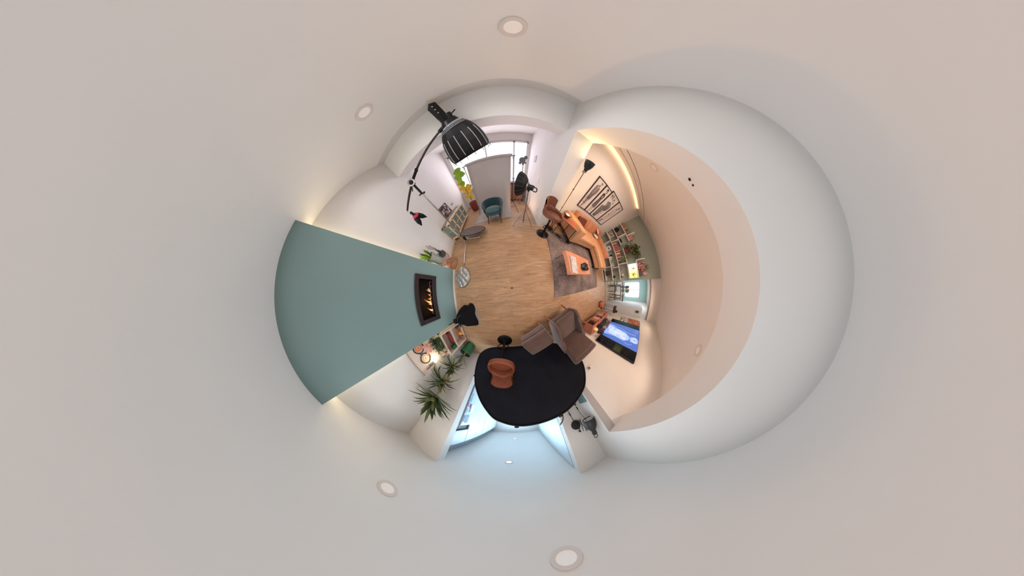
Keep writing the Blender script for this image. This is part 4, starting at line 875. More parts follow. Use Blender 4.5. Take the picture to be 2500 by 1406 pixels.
# lit display box on the shelf unit
t = thing('display_case', 'glowing white to lime display box with dried creatures on the right of the shelves', 'display case', (5.25, .27, 1.33))
lm = bpy.data.materials.new('backlit_gradient'); lm.use_nodes = True; nt = lm.node_tree; bs = nt.nodes['Principled BSDF']; tc = nt.nodes.new('ShaderNodeTexCoord'); sp = nt.nodes.new('ShaderNodeSeparateXYZ'); rp = nt.nodes.new('ShaderNodeValToRGB')
nt.links.new(tc.outputs['Generated'], sp.inputs[0]); nt.links.new(sp.outputs['Y'], rp.inputs[0]); rp.color_ramp.elements[0].color = lin((214, 232, 140)); rp.color_ramp.elements[1].color = lin((255, 250, 244)); rp.color_ramp.elements[0].position = .25; rp.color_ramp.elements[1].position = .7
nt.links.new(rp.outputs[0], bs.inputs['Emission Color']); nt.links.new(rp.outputs[0], bs.inputs['Base Color']); bs.inputs['Emission Strength'].default_value = .55
b = B(); b.box((5.17, -.03, 1.335), (5.40, .58, 1.68)); b.build('lit_box', lm, t)
rnd = random.Random(4)
for cy_, cz_, s_ in ((.10, 1.49, .12), (.37, 1.52, .07)):
    b = B()
    for k in range(7):
        a = rnd.uniform(0, 2*pi); b.tube(smooth([(5.164, cy_, cz_), (5.162, cy_+cos(a)*s_*.6, cz_+sin(a)*s_*.5), (5.163, cy_+cos(a+.4)*s_, cz_+sin(a+.4)*s_)]), .005, n=5)
    b.sph((5.16, cy_, cz_), s_*.3, 10, (.3, 1, .7)); b.build('specimen', M('orange_creature', (176, 92, 48), .7), t)
item('art_canvas', (5.36, .40, 1.90), (.03, .38, .34), (190, 150, 140), 'pink and brown blotched canvas leaning on the top right shelf', 'picture', (0, 6, 0), mat=spotted('blotch', (110, 62, 60), (208, 166, 158), 22, .5))
bushy('olive_sprig', 'thin dark green sprig behind the blotched canvas on the top shelf', (5.34, .36, 2.05), .18, 24, LEAFD, .07, .022, 25, None, None, 0, shape='lance')
t = thing('pinecone_sculpture', 'pale pink knobbly egg sculpture on a dark plinth on the top shelf', 'sculpture', (5.26, .12, 1.724))
b = B(); b.boxc((5.26, .12, 1.80), (.16, .17, .15), bev=.01); b.build('plinth', M('plum_grey', (92, 80, 82), .7), t)
b = B(); b.sph((5.26, .12, 1.985), .09, 20, (.8, .8, 1.2)); b.build('knobbly_egg', M('pale_pink_cone', (216, 178, 158), .8, noise=.5, nscale=60, bump=1), t)
item('dark_tin', (5.24, .11, .60), (.1, .10, .10), (30, 28, 32), 'black cube tin in the lower right cubby', 'tin', (0, 0, 20))
item('white_block', (5.24, .16, 1.03), (.04, .09, .09), (214, 198, 190), 'small white square block in the right cubby under the glowing box', 'block')
item('dark_wedge', (5.26, .06, .955), (.14, .05, .08), (40, 38, 40), 'dark slim block at the right cubby corner', 'block')
item('white_cup', (5.22, .13, .20), (.06, .05, .05), (216, 210, 206), 'small white cup in the lowest cubby', 'cup')
item('glass_tumbler', (5.24, .50, 1.0), (.08, .09, .16), (130, 118, 118), 'smoky glass jug in the cubby left of the white block', 'jug', bev=.02)
b = B(); b.sph((5.24, .42, .75), .05, 12); b.cyl((5.24, .42, .55), (5.24, .42, .72), .015); b.boxc((5.22, .36, .66), (.02, .02, .16), (25, 0, 0)); tag(b.build('desk_ornament', M('lilac_metal', (120, 96, 110), .4, .5)), 'spindly lilac ornament in the cubby above the chaise', 'ornament')
item('record_crate', (5.24, .34, .28), (.2, .24, .2), (60, 46, 44), 'dark crate at the bottom of the shelf unit behind the chaise', 'crate')
t = thing('flower_bunch', 'cluster of small white blossoms at the end of the chaise', 'flowers', (5.0, .80, .545))
b = B(); rnd = random.Random(6)
for k in range(36): b.sph((5.18+rnd.uniform(-.06, .06), .72+rnd.uniform(-.10, .10), .62+rnd.uniform(-.06, .06)), .014, 6)
b.build('blossoms', PAPER, t); b = B(); b.lathe([(0, 0), (.04, 0), (.05, .06), (0, .06)], (5.2, .72, .544), n=14); b.build('cup', PAPER, t)
area('added_sofa_fill', (3.0, .8, CEIL-.04), (0, 0, 0), 1.6, 1.4, 42, (1, .75, .58))  # added warm fill under the sofa ceiling, not a visible lamp
# ================================================================== fireplace wall and south side
t = thing('fireplace', 'black framed glowing gas fireplace set into the green chimney breast', 'fireplace', (-1.69, -.07, .56))
y0, y1, z0, z1 = -.54, .41, .555, .985; iy0, iy1, iz0, iz1 = -.46, .325, .646, .908
b = B(); fx_ = (-1.70, -1.668)
for p0, p1 in (((fx_[0], y0, z0), (fx_[1], y1, iz0)), ((fx_[0], y0, iz1), (fx_[1], y1, z1)), ((fx_[0], y0, iz0), (fx_[1], iy0, iz1)), ((fx_[0], iy1, iz0), (fx_[1], y1, iz1))): b.box(p0, p1, bev=.003)
b.build('frame', M('fireplace_frame', (38, 30, 34), .5), t)
b = B(); b.box((-1.878, iy0-.05, iz0-.05), (-1.86, iy1+.05, iz1+.05)); b.box((-1.87, iy0-.05, iz0-.06), (-1.69, iy1+.05, iz0-.02)); b.box((-1.87, iy0-.05, iz1), (-1.69, iy1+.05, iz1+.04)); b.box((-1.87, iy0-.06, iz0-.05), (-1.70, iy0-.03, iz1+.03)); b.box((-1.87, iy1+.03, iz0-.05), (-1.70, iy1+.06, iz1+.03)); b.build('firebox', M('soot_black', (12, 8, 9), .8), t)
rnd = random.Random(2); b = B()
for k in range(34): b.sph((-1.76+rnd.uniform(-.03, .03), iy0+.06+k*.021, iz0+.005+rnd.uniform(0, .012)), rnd.uniform(.012, .02), 7, (1, 1.2, .7))
b.build('embers', M('ember_bed', (92, 84, 80), .7, emit=.05, ecol=(255, 110, 40)), t)
b = B()
for c in ((.10, .03), (.085, .045), (.11, .05)): b.sph((-1.74, c[0]+.02, iz0+c[1]), .018, 8)
b.build('pebbles', M('white_pebble', (206, 200, 196), .6), t)
fm = bpy.data.materials.new('flame'); fm.use_nodes = True; nt = fm.node_tree; bs = nt.nodes['Principled BSDF']; tc = nt.nodes.new('ShaderNodeTexCoord'); sp = nt.nodes.new('ShaderNodeSeparateXYZ'); rp = nt.nodes.new('ShaderNodeValToRGB')
nt.links.new(tc.outputs['Generated'], sp.inputs[0]); nt.links.new(sp.outputs['Z'], rp.inputs[0]); rp.color_ramp.elements[0].color = lin((255, 214, 150)); rp.color_ramp.elements[1].color = lin((220, 96, 20)); rp.color_ramp.elements[1].position = .8
nt.links.new(rp.outputs[0], bs.inputs['Emission Color']); bs.inputs['Base Color'].default_value = (0, 0, 0, 1); bs.inputs['Emission Strength'].default_value = 1.6
for yy, h, w_, ln in ((.09, .075, .045, .02), (.0, .05, .03, .02), (-.075, .06, .035, -.01), (-.16, .13, .06, .07), (-.19, .06, .05, .0), (-.33, .09, .055, .06)):
    b = B(); b.tube(smooth([(-1.76, yy, iz0+.01), (-1.755, yy+ln*.3, iz0+.02+h*.35), (-1.76, yy+ln*.6+.01, iz0+.02+h*.7), (-1.765, yy+ln*1.3, iz0+.02+h*1.05)], 4), [w_*.30, w_*.34, w_*.36, w_*.34, w_*.30, w_*.26, w_*.22, w_*.17, w_*.13, w_*.09, w_*.06, w_*.03, .001], n=8); b.build('flame', fm, t)
point('fire_glow', (-1.73, -.1, .74), .8, (1, .45, .15), .04)

# ---- black folded fabric bag
BK = [(-1.16, -.30), (-1.05, -.34), (-1.02, -.48), (-1.05, -.62), (-1.0, -.80), (-1.02, -.93), (-1.12, -.97), (-1.35, -.95), (-1.52, -.90), (-1.60, -.78), (-1.60, -.60), (-1.52, -.45), (-1.38, -.36), (-1.24, -.36)]
t = thing('folded_softbox', 'heap of folded black nylon softbox lying against the foot of the green breast', 'softbox', (-1.3, -.64, 0))
cx_, cy_ = -1.36, -.66; rnd = random.Random(9); b = B(); LP = smooth([(x, y, 0) for x, y in BK]+[(BK[0][0], BK[0][1], 0)], 3)[:-1]; nL = len(LP)
def bag(u, v):
    i = int(round(u*nL)) % nL; p = LP[i]; k = 1-v; x = cx_+(p.x-cx_)*k; y = cy_+(p.y-cy_)*k
    z = .30*(1-k**2.6)+.03*sin(9*x+14*y)*(1-k)+.02*sin(31*x-9*y)*(k < .97)*k+.10*max(0, (-x-1.3))*(1-k)
    return (x, y, max(.006, z))
b.grid(bag, nL, 16, closed_u=True); b.build('fabric', M('black_fabric', (13, 12, 14), .85, noise=.2, nscale=14, bump=.4, spec=.2), t)
b = B(); b.tube(smooth([(-1.14, -.32, .03), (-1.26, -.5, .24), (-1.36, -.64, .34), (-1.45, -.80, .22), (-1.5, -.88, .06)], 5), .012, n=8); b.build('fold_seam', M('black_webbing', (34, 31, 35), .7), t)
b = B(); b.tube([(-1.57, -.74, .30), (-1.61, -.76, .44)], .010, n=8); b.box((-1.60, -.80, .18), (-1.50, -.68, .30), bev=.02); b.build('handle', BLACKM, t)
b = B(); b.cyl((-1.53, -.90, .16), (-1.47, -.94, .22), .022, n=12); b.build('metal_cap', STEEL, t)
b = B(); b.prism([(-1.12, -.34, .001), (-.97, -.42, .001), (-.90, -.68, .001), (-.93, -.92, .001), (-1.02, -.95, .001), (-1.1, -.8, .001)], (0, 0, .002)); tag(b.build('plastic_sheet', M('clear_sheet', (190, 180, 170), .25, alpha=.35)), 'clear plastic sheet on the floor beside the black folded softbox', 'sheet')

# ---- low white shelf unit
t = thing('low_shelf', 'low pale shelf unit with two open shelves in the yucca corner', 'shelf unit', (-1.80, -1.23, 0))
pw = M('pale_pink_white', (212, 190, 174), .5); a0, a1, u0, u1, zt = -1.94, -1.66, -1.56, -.90, .70
for nm, p0, p1 in (('top_board', (a0, u0, zt-.02), (a1, u1, zt)), ('shelf_board', (a0, u0+.02, .39), (a1, u1-.02, .405)), ('bottom_board', (a0, u0+.02, .03), (a1, u1-.02, .05)), ('side_panel', (a0, u0, 0), (a1, u0+.02, zt-.02)), ('side_panel', (a0, u1-.02, 0), (a1, u1, zt-.02)), ('back_panel', (a0, u0+.02, .05), (a0+.01, u1-.02, zt-.02))):
    b = B(); b.box(p0, p1, bev=.002); b.build(nm, pw, t)
def obj_at(name, fn, mat, label, cat, grp=None):
    b = B(); fn(b); o = b.build(name, mat); tag(o, label, cat, grp); return o
obj_at('orange_bowl', lambda b: b.sph((-1.76, -1.27, .11), .075, 16, (1, 1, .8)), M('orange_glaze', (226, 140, 50), .5), 'round orange pumpkin-like bowl on the bottom shelf of the low unit', 'bowl')
obj_at('wicker_tray', lambda b: b.lathe([(0, .012), (.10, .012), (.135, .05), (.13, .05), (.10, .02), (0, .02)], (-1.80, -1.05, .05), n=28), spotted('wicker', (150, 96, 62), (190, 140, 100), 60), 'woven wicker tray at the front of the bottom shelf', 'tray')
obj_at('glass_jar', lambda b: b.lathe([(0, 0), (.05, 0), (.055, .1), (.04, .15), (0, .15)], (-1.74, -.99, .05), n=20), M('dark_glass', (64, 60, 60), .15, alpha=.8), 'dark glass jar beside the black nylon heap on the low shelf', 'jar')
obj_at('red_runner_roll', lambda b: b.tube(smooth([(-1.74, -1.0, .50), (-1.72, -1.15, .47), (-1.74, -1.32, .46)], 4), .035, n=12), spotted('red_textile', (140, 40, 44), (96, 30, 36), 30), 'rolled dark red cloth on the middle shelf of the low unit', 'cloth')
obj_at('striped_cloth', lambda b: b.tube(smooth([(-1.82, -1.0, .46), (-1.81, -1.2, .45), (-1.83, -1.4, .44)], 4), .035, n=12), spotted('brown_textile', (90, 66, 54), (60, 48, 42), 40), 'rolled brown striped cloth behind the red one on the low unit', 'cloth')
obj_at('green_tin', lambda b: b.box((-1.80, -1.52, .405), (-1.70, -1.42, .54), bev=.006), M('green_tin_paint', (30, 84, 62), .4), 'dark green tin on the middle shelf near the yucca pot', 'tin')
obj_at('brown_candle', lambda b: b.cyl((-1.76, -1.37, .405), (-1.76, -1.37, .46), .03, n=16), DARKW, 'short brown candle next to the green tin', 'candle')
for k in range(3):
    obj_at('wooden_board', lambda b: b.boxc((-1.80+.03*k, -1.44, .07+.012*k), (.22, .09, .01), (0, 0, 4*k)), M('greyed_wood', (150, 120, 104), .7), ['lowest grey wooden board stacked on the bottom shelf', 'middle grey wooden board stacked on the bottom shelf', 'topmost grey wooden board stacked on the bottom shelf'][k], 'board')
bushy('fern_plant', 'bushy green plant in a dark green pot on the low unit beside the breast', (-1.80, -1.04, .84), .17, 130, LEAFD, .09, .035, 31, (.085, .14), GREENP, .12, squash=.7, shape='lance')
bushy('lit_plant', 'lamp-lit olive leafy plant trailing over the low unit below the bulb', (-1.80, -1.27, .82), .16, 120, LEAFM, .08, .03, 32, (.06, .12), M('small_green_pot', (34, 98, 70), .4), .16, squash=.6, shape='lance')
obj_at('wooden_ornament', lambda b: (b.sph((-1.80, -1.46, .76), .04, 12), b.cyl((-1.80, -1.46, .70), (-1.80, -1.46, .76), .03, n=12)), M('orange_wood', (214, 150, 84), .5), 'small round wooden ornament on top of the low unit by the yucca', 'ornament')
# ---- art board with spectacles
t = thing('art_board', 'long pale wall picture of chain-rimmed spectacles lit by the bulb', 'picture', (-1.94, -1.22, .90))
def XP(y, z, k=0): return (-1.925+.0006*k, y, z)
b = B(); b.box((-1.948, -1.62, .86), (-1.926, -.88, 1.42), bev=.003); b.build('panel', M('art_paper', (222, 204, 190), .8), t)
b = B(); b.box((-1.95, -1.62, 1.415), (-1.915, -.86, 1.43)); b.build('top_edge', M('art_edge', (168, 152, 142), .6), t)
for (cy_, cz_), c2 in (((-1.01, 1.18), (224, 132, 92)), ((-1.30, 1.17), (236, 196, 150))):
    pts = [(cy_+.115*cos(2*pi*i/28)*(1+.1*cos(4*pi*i/28)), cz_+.105*sin(2*pi*i/28)) for i in range(28)]
    b = B(); b.tube([XP(y, z, 6) for y, z in pts], .014, n=6, closed=True); b.build('chain_rim', spotted('chain', (52, 42, 44), (150, 120, 110), 90, .56), t)
    b = B(); b.cyl(XP(cy_, cz_, 1), XP(cy_, cz_, 5), .075, n=28); b.build('orange_lens', M('lens_%d' % c2[1], c2, .7), t)
    b = B(); b.cyl(XP(cy_+.01, cz_, 6), XP(cy_+.01, cz_, 8), .045, n=24); b.build('lens_centre', M('lens_c_%d' % c2[1], (min(255, c2[0]+14), c2[1]+30, c2[2]+30), .7), t)
    b = B(); b.boxc(XP(cy_+.0, cz_-.0, 9), (.001, .05, .012), (0, 0, 0)); b.build('lens_mark', M('lens_mark', (150, 80, 50), .8), t)
b = B(); b.tube([XP(-1.12, 1.19, 6), XP(-1.155, 1.21, 6), XP(-1.19, 1.19, 6)], .014, n=6); b.build('bridge', MATS['chain'], t); b = B(); b.tube([XP(-.90, 1.2, 6), XP(-.895, 1.10, 6), XP(-.90, 1.02, 6)], .010, n=6); b.build('temple', MATS['chain'], t)
b = B(); rnd = random.Random(12)
for k in range(16): b.cyl(XP(-1.12+rnd.uniform(-.14, .10), 1.02+rnd.uniform(-.08, .08), 1), XP(-1.12+rnd.uniform(-.1, .1), 1.02+rnd.uniform(-.08, .08), 3), .03, n=12)
b.build('pink_wash', M('pink_wash', (230, 172, 156), .8), t)
# bulb lamp
t = thing('bulb_lamp', 'bare glowing bulb in a grey socket hanging on the wall below a wire loop', 'lamp', (-1.86, -1.49, 1.06))
b = B(); b.sph((-1.86, -1.485, 1.055), .034, 16); b.build('bulb', M('bare_bulb', (255, 250, 240), .4, emit=9, ecol=(255, 238, 214)), t)
b = B(); b.cyl((-1.865, -1.49, 1.085), (-1.87, -1.50, 1.19), .025, .021, n=16); b.build('socket', M('zinc', (120, 116, 108), .4, .7), t)
b = B(); b.tube([(-1.87, -1.505+cos(a)*.014, 1.245+sin(a)*.055) for a in [2*pi*i/20 for i in range(20)]], .005, n=6, closed=True); b.cyl((-1.87, -1.50, 1.19), (-1.95, -1.50, 1.2), .006, n=8); b.build('wire_loop', BLACKM, t)
point('bulb_light', (-1.80, -1.46, 1.04), 2.4, (1, .80, .58), .03)
t = thing('round_mirror_hook', 'small white round knob hook with dark rim on the corner wall below the bulb', 'hook', (-1.93, -1.62, .78))
b = B(); b.cyl((-1.95, -1.66, .80), (-1.91, -1.66, .80), .028, n=24); b.build('rim', M('greybrown', (110, 96, 92), .5), t); b = B(); b.cyl((-1.91, -1.66, .80), (-1.905, -1.66, .80), .020, n=24); b.build('knob', WHITE, t); b = B(); b.cyl((-1.94, -1.64, .78), (-1.94, -1.58, .70), .005, n=6); b.build('arm', MATS['greybrown'], t)

# ---- yucca
t = thing('yucca', 'tall yucca with pale trunks and sword leaves in a dark green metal pot', 'plant', (-1.60, -1.86, 0))
b = B(); b.lathe([(0, .01), (.165, .01), (.17, .02), (.175, .36), (.168, .365), (.16, .355), (.16, .30), (0, .30)], (-1.60, -1.86, 0), n=40); b.build('pot', GREENP, t)
b = B(); b.lathe([(.171, .02), (.178, .012), (.171, .004)], (-1.60, -1.86, 0), n=40); b.lathe([(.174, .355), (.18, .362), (.174, .37)], (-1.60, -1.86, 0), n=40); b.build('pot_rim', M('brass_rim', (120, 96, 40), .4, .5), t)
TR = M('yucca_trunk', (176, 138, 116), .8, noise=.35, nscale=40, bump=.8)
tr = [smooth([(-1.60, -1.86, .28), (-1.63, -1.88, .6), (-1.68, -1.90, .95), (-1.66, -1.9, 1.2)], 4), smooth([(-1.66, -1.90, .95), (-1.62, -1.9, 1.15), (-1.58, -1.88, 1.36), (-1.58, -1.87, 1.55)], 4)]
b = B(); b.tube(tr[0], .020, n=10); b.tube(tr[1], .018, n=10); b.build('trunk', TR, t)
rnd = random.Random(14)
def crown(c, n, L, W, seed, dirb=(0, 0, .35), drp=.35):
    r = random.Random(seed)
    for k in range(n):
        a = r.uniform(0, 2*pi); el = r.uniform(-.35, 1.25); d = (cos(a)*cos(el)+dirb[0], sin(a)*cos(el)*.8+dirb[1], sin(el)+dirb[2])
        p = Vector(c)+Vector(d).normalized()*.015; dd = Vector(d).normalized(); l = L*r.uniform(.6, 1.15)
        e = p+dd*l
        if e.x < -1.93: dd.x += (-1.93-e.x)/l*1.3
        if e.y < -2.26: dd.y += (-2.26-e.y)/l*1.3
        dd.normalize(); bb_ = B(); bb_.leaf(p, dd, l, W, drp*r.uniform(.3, 1.3), .22, 6); bb_.clamp(0, -1.925).clamp(1, -2.28); bb_.build('leaf', r.choice([LEAFD, LEAFM, LEAFM]), t)
crown((-1.58, -1.87, 1.56), 84, .52, .066, 41, (.1, .1, .45), .18)
crown((-1.68, -1.88, 1.25), 60, .42, .058, 42, (-.1, .1, .1), .35)
crown((-1.64, -1.82, .85), 56, .40, .052, 43, (.1, .25, .1), .35)
crown((-1.60, -1.84, .42), 12, .40, .03, 44, (.1, .1, .9), .15)

# ---- black oval collapsible background
OV = [(-.49, 0.004), (.24, .004), (.80, .03), (1.20, .22), (1.42, .50), (1.49, .757), (1.42, 1.04), (1.20, 1.32), (1.02, 1.44), (.75, 1.54), (.52, 1.585), (.11, 1.61), (-.11, 1.60), (-.30, 1.56), (-.45, 1.505), (-.655, 1.33), (-.80, 1.16), (-.92, .975), (-1.02, .70), (-1.07, .37), (-1.0, .18), (-.80, .045)]
def yov(z): return -1.775-.05*z
t = thing('oval_background', 'huge black oval collapsible backdrop with crimped edge across the kitchen opening', 'backdrop', (.1, -1.78, 0))
LP2 = smooth([(x, 0, z) for x, z in OV]+[(OV[0][0], 0, OV[0][1])], 4)[:-1]; nl = len(LP2); cxo, czo = .15, .80
b = B()
def ovs(u, v):
    p = LP2[int(round(u*nl)) % nl]; k = v; x = cxo+(p.x-cxo)*k; z = czo+(p.z-czo)*k
    crim = 0
    if x < -.6: crim = .006*sin(z*95+x*9)*min(1, (-.6-x)/.3)
    return (x, yov(z)-.006+crim, z)
b.grid(ovs, nl, 34, closed_u=True)
b.build('cloth', M('black_velvet_cloth', (14, 17, 27), .8, noise=.45, nscale=3.5, spec=.25), t, solid=.004)
b = B(); b.tube([(p.x, yov(p.z), p.z) for p in LP2], .011, n=8, closed=True); b.build('spring_rim', M('rim_black', (18, 17, 20), .4), t)
for x, z, w_ in ((-.10, 1.61, .06), (-.975, .86, .04), (.53, 1.59, .07), (.80, 1.535, .03)):
    b = B(); b.boxc((x, yov(z)-.005, z+.006), (w_, .03, .035), (0, 0, 0), bev=.008); b.build('clip', BLACKM, t)
b = B(); b.tube(smooth([(.53, -1.86, 1.60), (.56, -1.88, 1.63), (.53, -1.88, 1.68), (.48, -1.88, 1.72)]), .008, n=6); b.build('strap', BLACKM, t)

# ---- scissor wall lamp on the pillar
t = thing('scissor_wall_lamp', 'dark grey industrial scissor-arm wall lamp on the kitchen pillar', 'wall lamp', (.83, -2.3, 1.93))
WL = M('gunmetal', (44, 44, 42), .5, .3)
b = B(); b.cyl((.83, -2.30, 1.93), (.83, -2.275, 1.93), .078, n=36); b.build('wall_plate', WL, t)
b = B()
for (x0_, z0_), (x1_, z1_) in (((.83, 2.05), (.87, 1.86)), ((.87, 2.06), (.90, 1.85)), ((.88, 1.86), (.92, 2.08)), ((.90, 2.07), (.95, 1.93)), ((.93, 1.92), (.97, 2.10)), ((.82, 1.84), (.84, 2.06))):
    b.cyl((x0_, -2.24+(x0_-.83)*.8, z0_), (x1_, -2.24+(x1_-.83)*.8, z1_), .005, n=6)
b.cyl((.83, -2.28, 2.04), (.83, -2.23, 2.05), .009, n=8)
b.build('scissor_arm', BLACKM, t)
rc = Vector((.955, -2.03, 1.89)); tc_ = Vector((.945, -2.06, 2.14)); ax = (tc_-rc).normalized()
b = B(); b.lathe([(.092, -.006), (.098, 0), (.090, .008), (.092, .04), (.088, .09), (.072, .14), (.045, .18), (.034, .20), (.034, .25), (.03, .262), (0, .264)], rc, ax, n=36); b.build('lamp_shade', WL, t)
b = B(); b.lathe([(.088, .006), (.084, .05), (.06, .12), (0, .15)], rc, ax, n=30); b.build('shade_inside', WHITE, t)
b = B(); b.tube([rc+ax*(.285+.032*sin(a))+Vector((cos(a)*.026, 0, 0)) for a in [2*pi*i/20 for i in range(20)]], .005, n=6, closed=True); b.build('hanging_ring', BLACKM, t)
b = B(); b.tube(smooth([(.84, -2.26, 2.02), (.815, -2.24, 1.85), (.80, -2.26, 1.70), (.80, -2.29, 1.4)], 4), .005, n=6); b.cyl((.802, -2.25, 1.74), (.80, -2.265, 1.68), .010, n=8); b.build('cord', BLACKM, t)
b = B(); b.tube(smooth([(.93, -2.06, 1.90), (.955, -2.2, 1.72), (.97, -2.25, 1.62), (.975, -2.29, 1.4)], 4), .004, n=6); b.cyl((.962, -2.215, 1.70), (.968, -2.24, 1.65), .010, n=8); b.build('cord', BLACKM, t)
t = thing('botanical_picture', 'dark teal botanical picture in the narrow corner beside the television wall', 'picture', (1.04, -2.0, 1.45))
b = B(); b.box((1.015, -2.15, 1.20), (1.029, -1.90, 1.62), bev=.003); b.build('panel', M('teal_print', (96, 116, 120), .7), t)
b = B(); 
for k in range(7): b.leaf((1.013, -2.03, 1.40), (-.02, random.Random(k).uniform(-1, 1), random.Random(k+9).uniform(-.2, 1)), .15, .045, .05, .0, 4, up=(1, 0, 0))
b.build('painted_leaves', M('print_leaf', (60, 112, 100), .8), t)

# ================================================================== kitchen behind the opening
KW = M('kitchen_white', (206, 216, 224), .4)
t = thing('fridge', 'white built-in fridge with photos and notes just inside the kitchen', 'fridge', (-1.37, -2.85, 0))
b = B(); b.box((-1.47, -2.56, .02), (-1.28, -3.12, 1.98), bev=.006); b.build('body', KW, t)
b = B(); b.box((-1.28, -2.57, .75), (-1.26, -3.11, 1.97), bev=.006); b.build('door', KW, t)
b = B(); b.box((-1.28, -2.57, .04), (-1.26, -3.11, .735), bev=.006); b.build('freezer_door', KW, t)
b = B(); b.box((-1.255, -2.555, .05), (-1.235, -2.575, 2.0)); b.build('grey_side_rail', M('rail_grey', (140, 140, 146), .4, .3), t)
ph = [(-2.66, 1.80, .12, .16, (120, 140, 156), 'large speckled blue-grey photo sheet at the top of the fridge door'), (-2.82, 1.81, .16, .20, (132, 152, 166), 'wide speckled blue-grey photo sheet right of the top one on the fridge'), (-2.62, 1.83, .03, .18, (60, 62, 72), 'narrow black strip at the top left edge of the fridge door'),
      (-2.68, 1.62, .08, .12, (150, 176, 196), 'pale blue photo below the speckled sheets on the fridge'), (-2.82, 1.60, .08, .10, (126, 148, 170), 'small dark blue photo below the wide speckled sheet'), (-2.68, 1.47, .10, .10, (204, 150, 196), 'pink note in the middle of the fridge door'), (-2.78, 1.49, .06, .10, (120, 70, 90), 'small wine coloured photo beside the pink note'),
      (-2.70, 1.34, .10, .10, (120, 190, 190), 'teal photo below the pink note on the fridge'), (-2.92, 1.55, .14, .22, (236, 232, 222), 'large white note sheet at the far side of the fridge'), (-2.72, 1.22, .08, .10, (170, 200, 220), 'light blue photo lowest on the visible fridge door')]
for k, (y, z, sy_, sz_, c, l) in enumerate(ph):
    b = B(); b.boxc((-1.258+.0005*k, y, z), (.002, sy_, sz_), (0, 0, 0)); tag(b.build('fridge_note', spotted('note%d' % k, c, tuple(min(255, v+34) for v in c), 45) if k in (0, 1, 3, 8) else M('notec%d' % k, c, .7)), l, 'note')
t = thing('kitchen_cabinets', 'tall white kitchen cupboards with thin seams along the blue-lit kitchen wall', 'kitchen cabinet', (-1.38, -4.7, 0))
b = B(); b.box((-1.47, -2.56, 2.10), (-1.302, -6.28, 2.39)); b.build('upper_body', M('seam_grey', (120, 128, 134), .7), t)
b = B(); b.box((-1.47, -2.56, 2.39), (-1.42, -6.28, CEIL-.004)); b.build('gap_shade_panel', M('gap_shade_grey', (150, 158, 166), .8), t)  # grey panel paints the shade on the wall above the cupboards
for k, yy in enumerate((-2.56, -3.14, -3.75, -4.36, -4.97, -5.6)):
    b = B(); b.box((-1.30, yy-.006, 2.10 if k == 0 else .1), (-1.28, (yy-.61 if k else yy-.57)+.006, 2.40), bev=.003); b.build('door', KW, t)
b = B(); b.box((-1.47, -3.14, .0), (-1.302, -6.28, 2.10)); b.build('lower_body', MATS['seam_grey'], t)
b = B(); b.box((-1.47, -2.52, 2.0), (-1.32, -3.1, 2.09)); tag(b.build('gap_shade_block', BLACK), 'black block standing in for shade in the gap above the fridge', 'vent')  # solid black block in place of the shade in an open gap
t = thing('tall_cupboard', 'tall flat white cupboard panels on the right side of the kitchen', 'kitchen cabinet', (.64, -4.5, 0))
for yy in (-2.52, -3.3, -4.1, -4.9, -5.7):
    b = B(); b.box((.625, yy-.004, .02), (.65, yy-.78, CEIL-.02), bev=.003); b.build('panel', KW, t)
b = B(); b.boxc((-1.276, -4.6, 1.9), (.004, .34, .30)); o = b.build('kitchen_poster', M('pink_lined', (214, 196, 206), .7)); tag(o, 'pale pink lined paper on the kitchen cupboard near the black oval edge', 'poster')
o = area('added_kitchen_fill', (-.35, -4.4, CEIL-.06), (0, 0, 0), 1.2, 3.0, 54, (.54, .80, 1.0)); o.visible_camera = False  # added cool fill under the kitchen ceiling, kept out of view
# ================================================================== television wall
TVW = -1.86
t = thing('television', 'large black wall television showing a blue-white swirling image', 'television', (3.46, -1.84, .75))
x0, x1, z0, z1 = 2.43, 4.50, .76, 1.92
b = B(); b.box((x0, -1.845, z0), (x1, -1.80, z1), bev=.006); b.build('casing', BLACK, t)
b = B(); b.box((x0+.012, -1.802, z0+.012), (x1-.012, -1.798, z1-.012)); b.build('glass_screen', M('screen_black', (8, 9, 20), .12), t)
def TP(x, z, k=0): return (x, -1.797+.0006*k, z)
def em(name, col, s): return M(name, col, .3, emit=s, ecol=col)
b = B(); b.box((2.83, -1.7975, z0+.012), (4.10, -1.797, z1-.012)); b.build('blue_picture', em('tv_blue', (72, 108, 200), .5), t)
b = B(); 
def tvp(pts, k=1): b._f([b.v(TP(x, z, k)) for x, z in pts])
tvp([(x, z) for x, z in ((3.02, .78), (3.90, .78), (3.78, 1.02), (3.66, 1.22), (3.62, 1.45), (3.44, 1.60), (3.22, 1.62), (3.05, 1.45), (3.08, 1.25), (3.14, 1.02))]); b.build('pale_figure', em('tv_pale', (130, 164, 236), .55), t)
b = B(); pl = [(3.33, 1.78, .15, .11), (3.30, 1.45, .17, .14), (3.46, 1.22, .16, .12), (3.28, 1.05, .12, .14), (3.55, .92, .18, .09)]
for cx_, cz_, rx_, rz_ in pl:
    for rr in (1.0, .72, .45): b.tube([TP(cx_+cos(2*pi*i/26)*rx_*rr*(1+.12*sin(3*i)), cz_+sin(2*pi*i/26)*rz_*rr, 4) for i in range(26)], .006, n=5, closed=True)
for k in range(8): b.tube(smooth([TP(3.0+k*.10, .78, 4), TP(3.1+k*.07, 1.1, 4), TP(3.16+k*.05, 1.5, 4)]), .007, n=5)
b.build('white_swirls', em('tv_white', (200, 216, 255), .7), t)
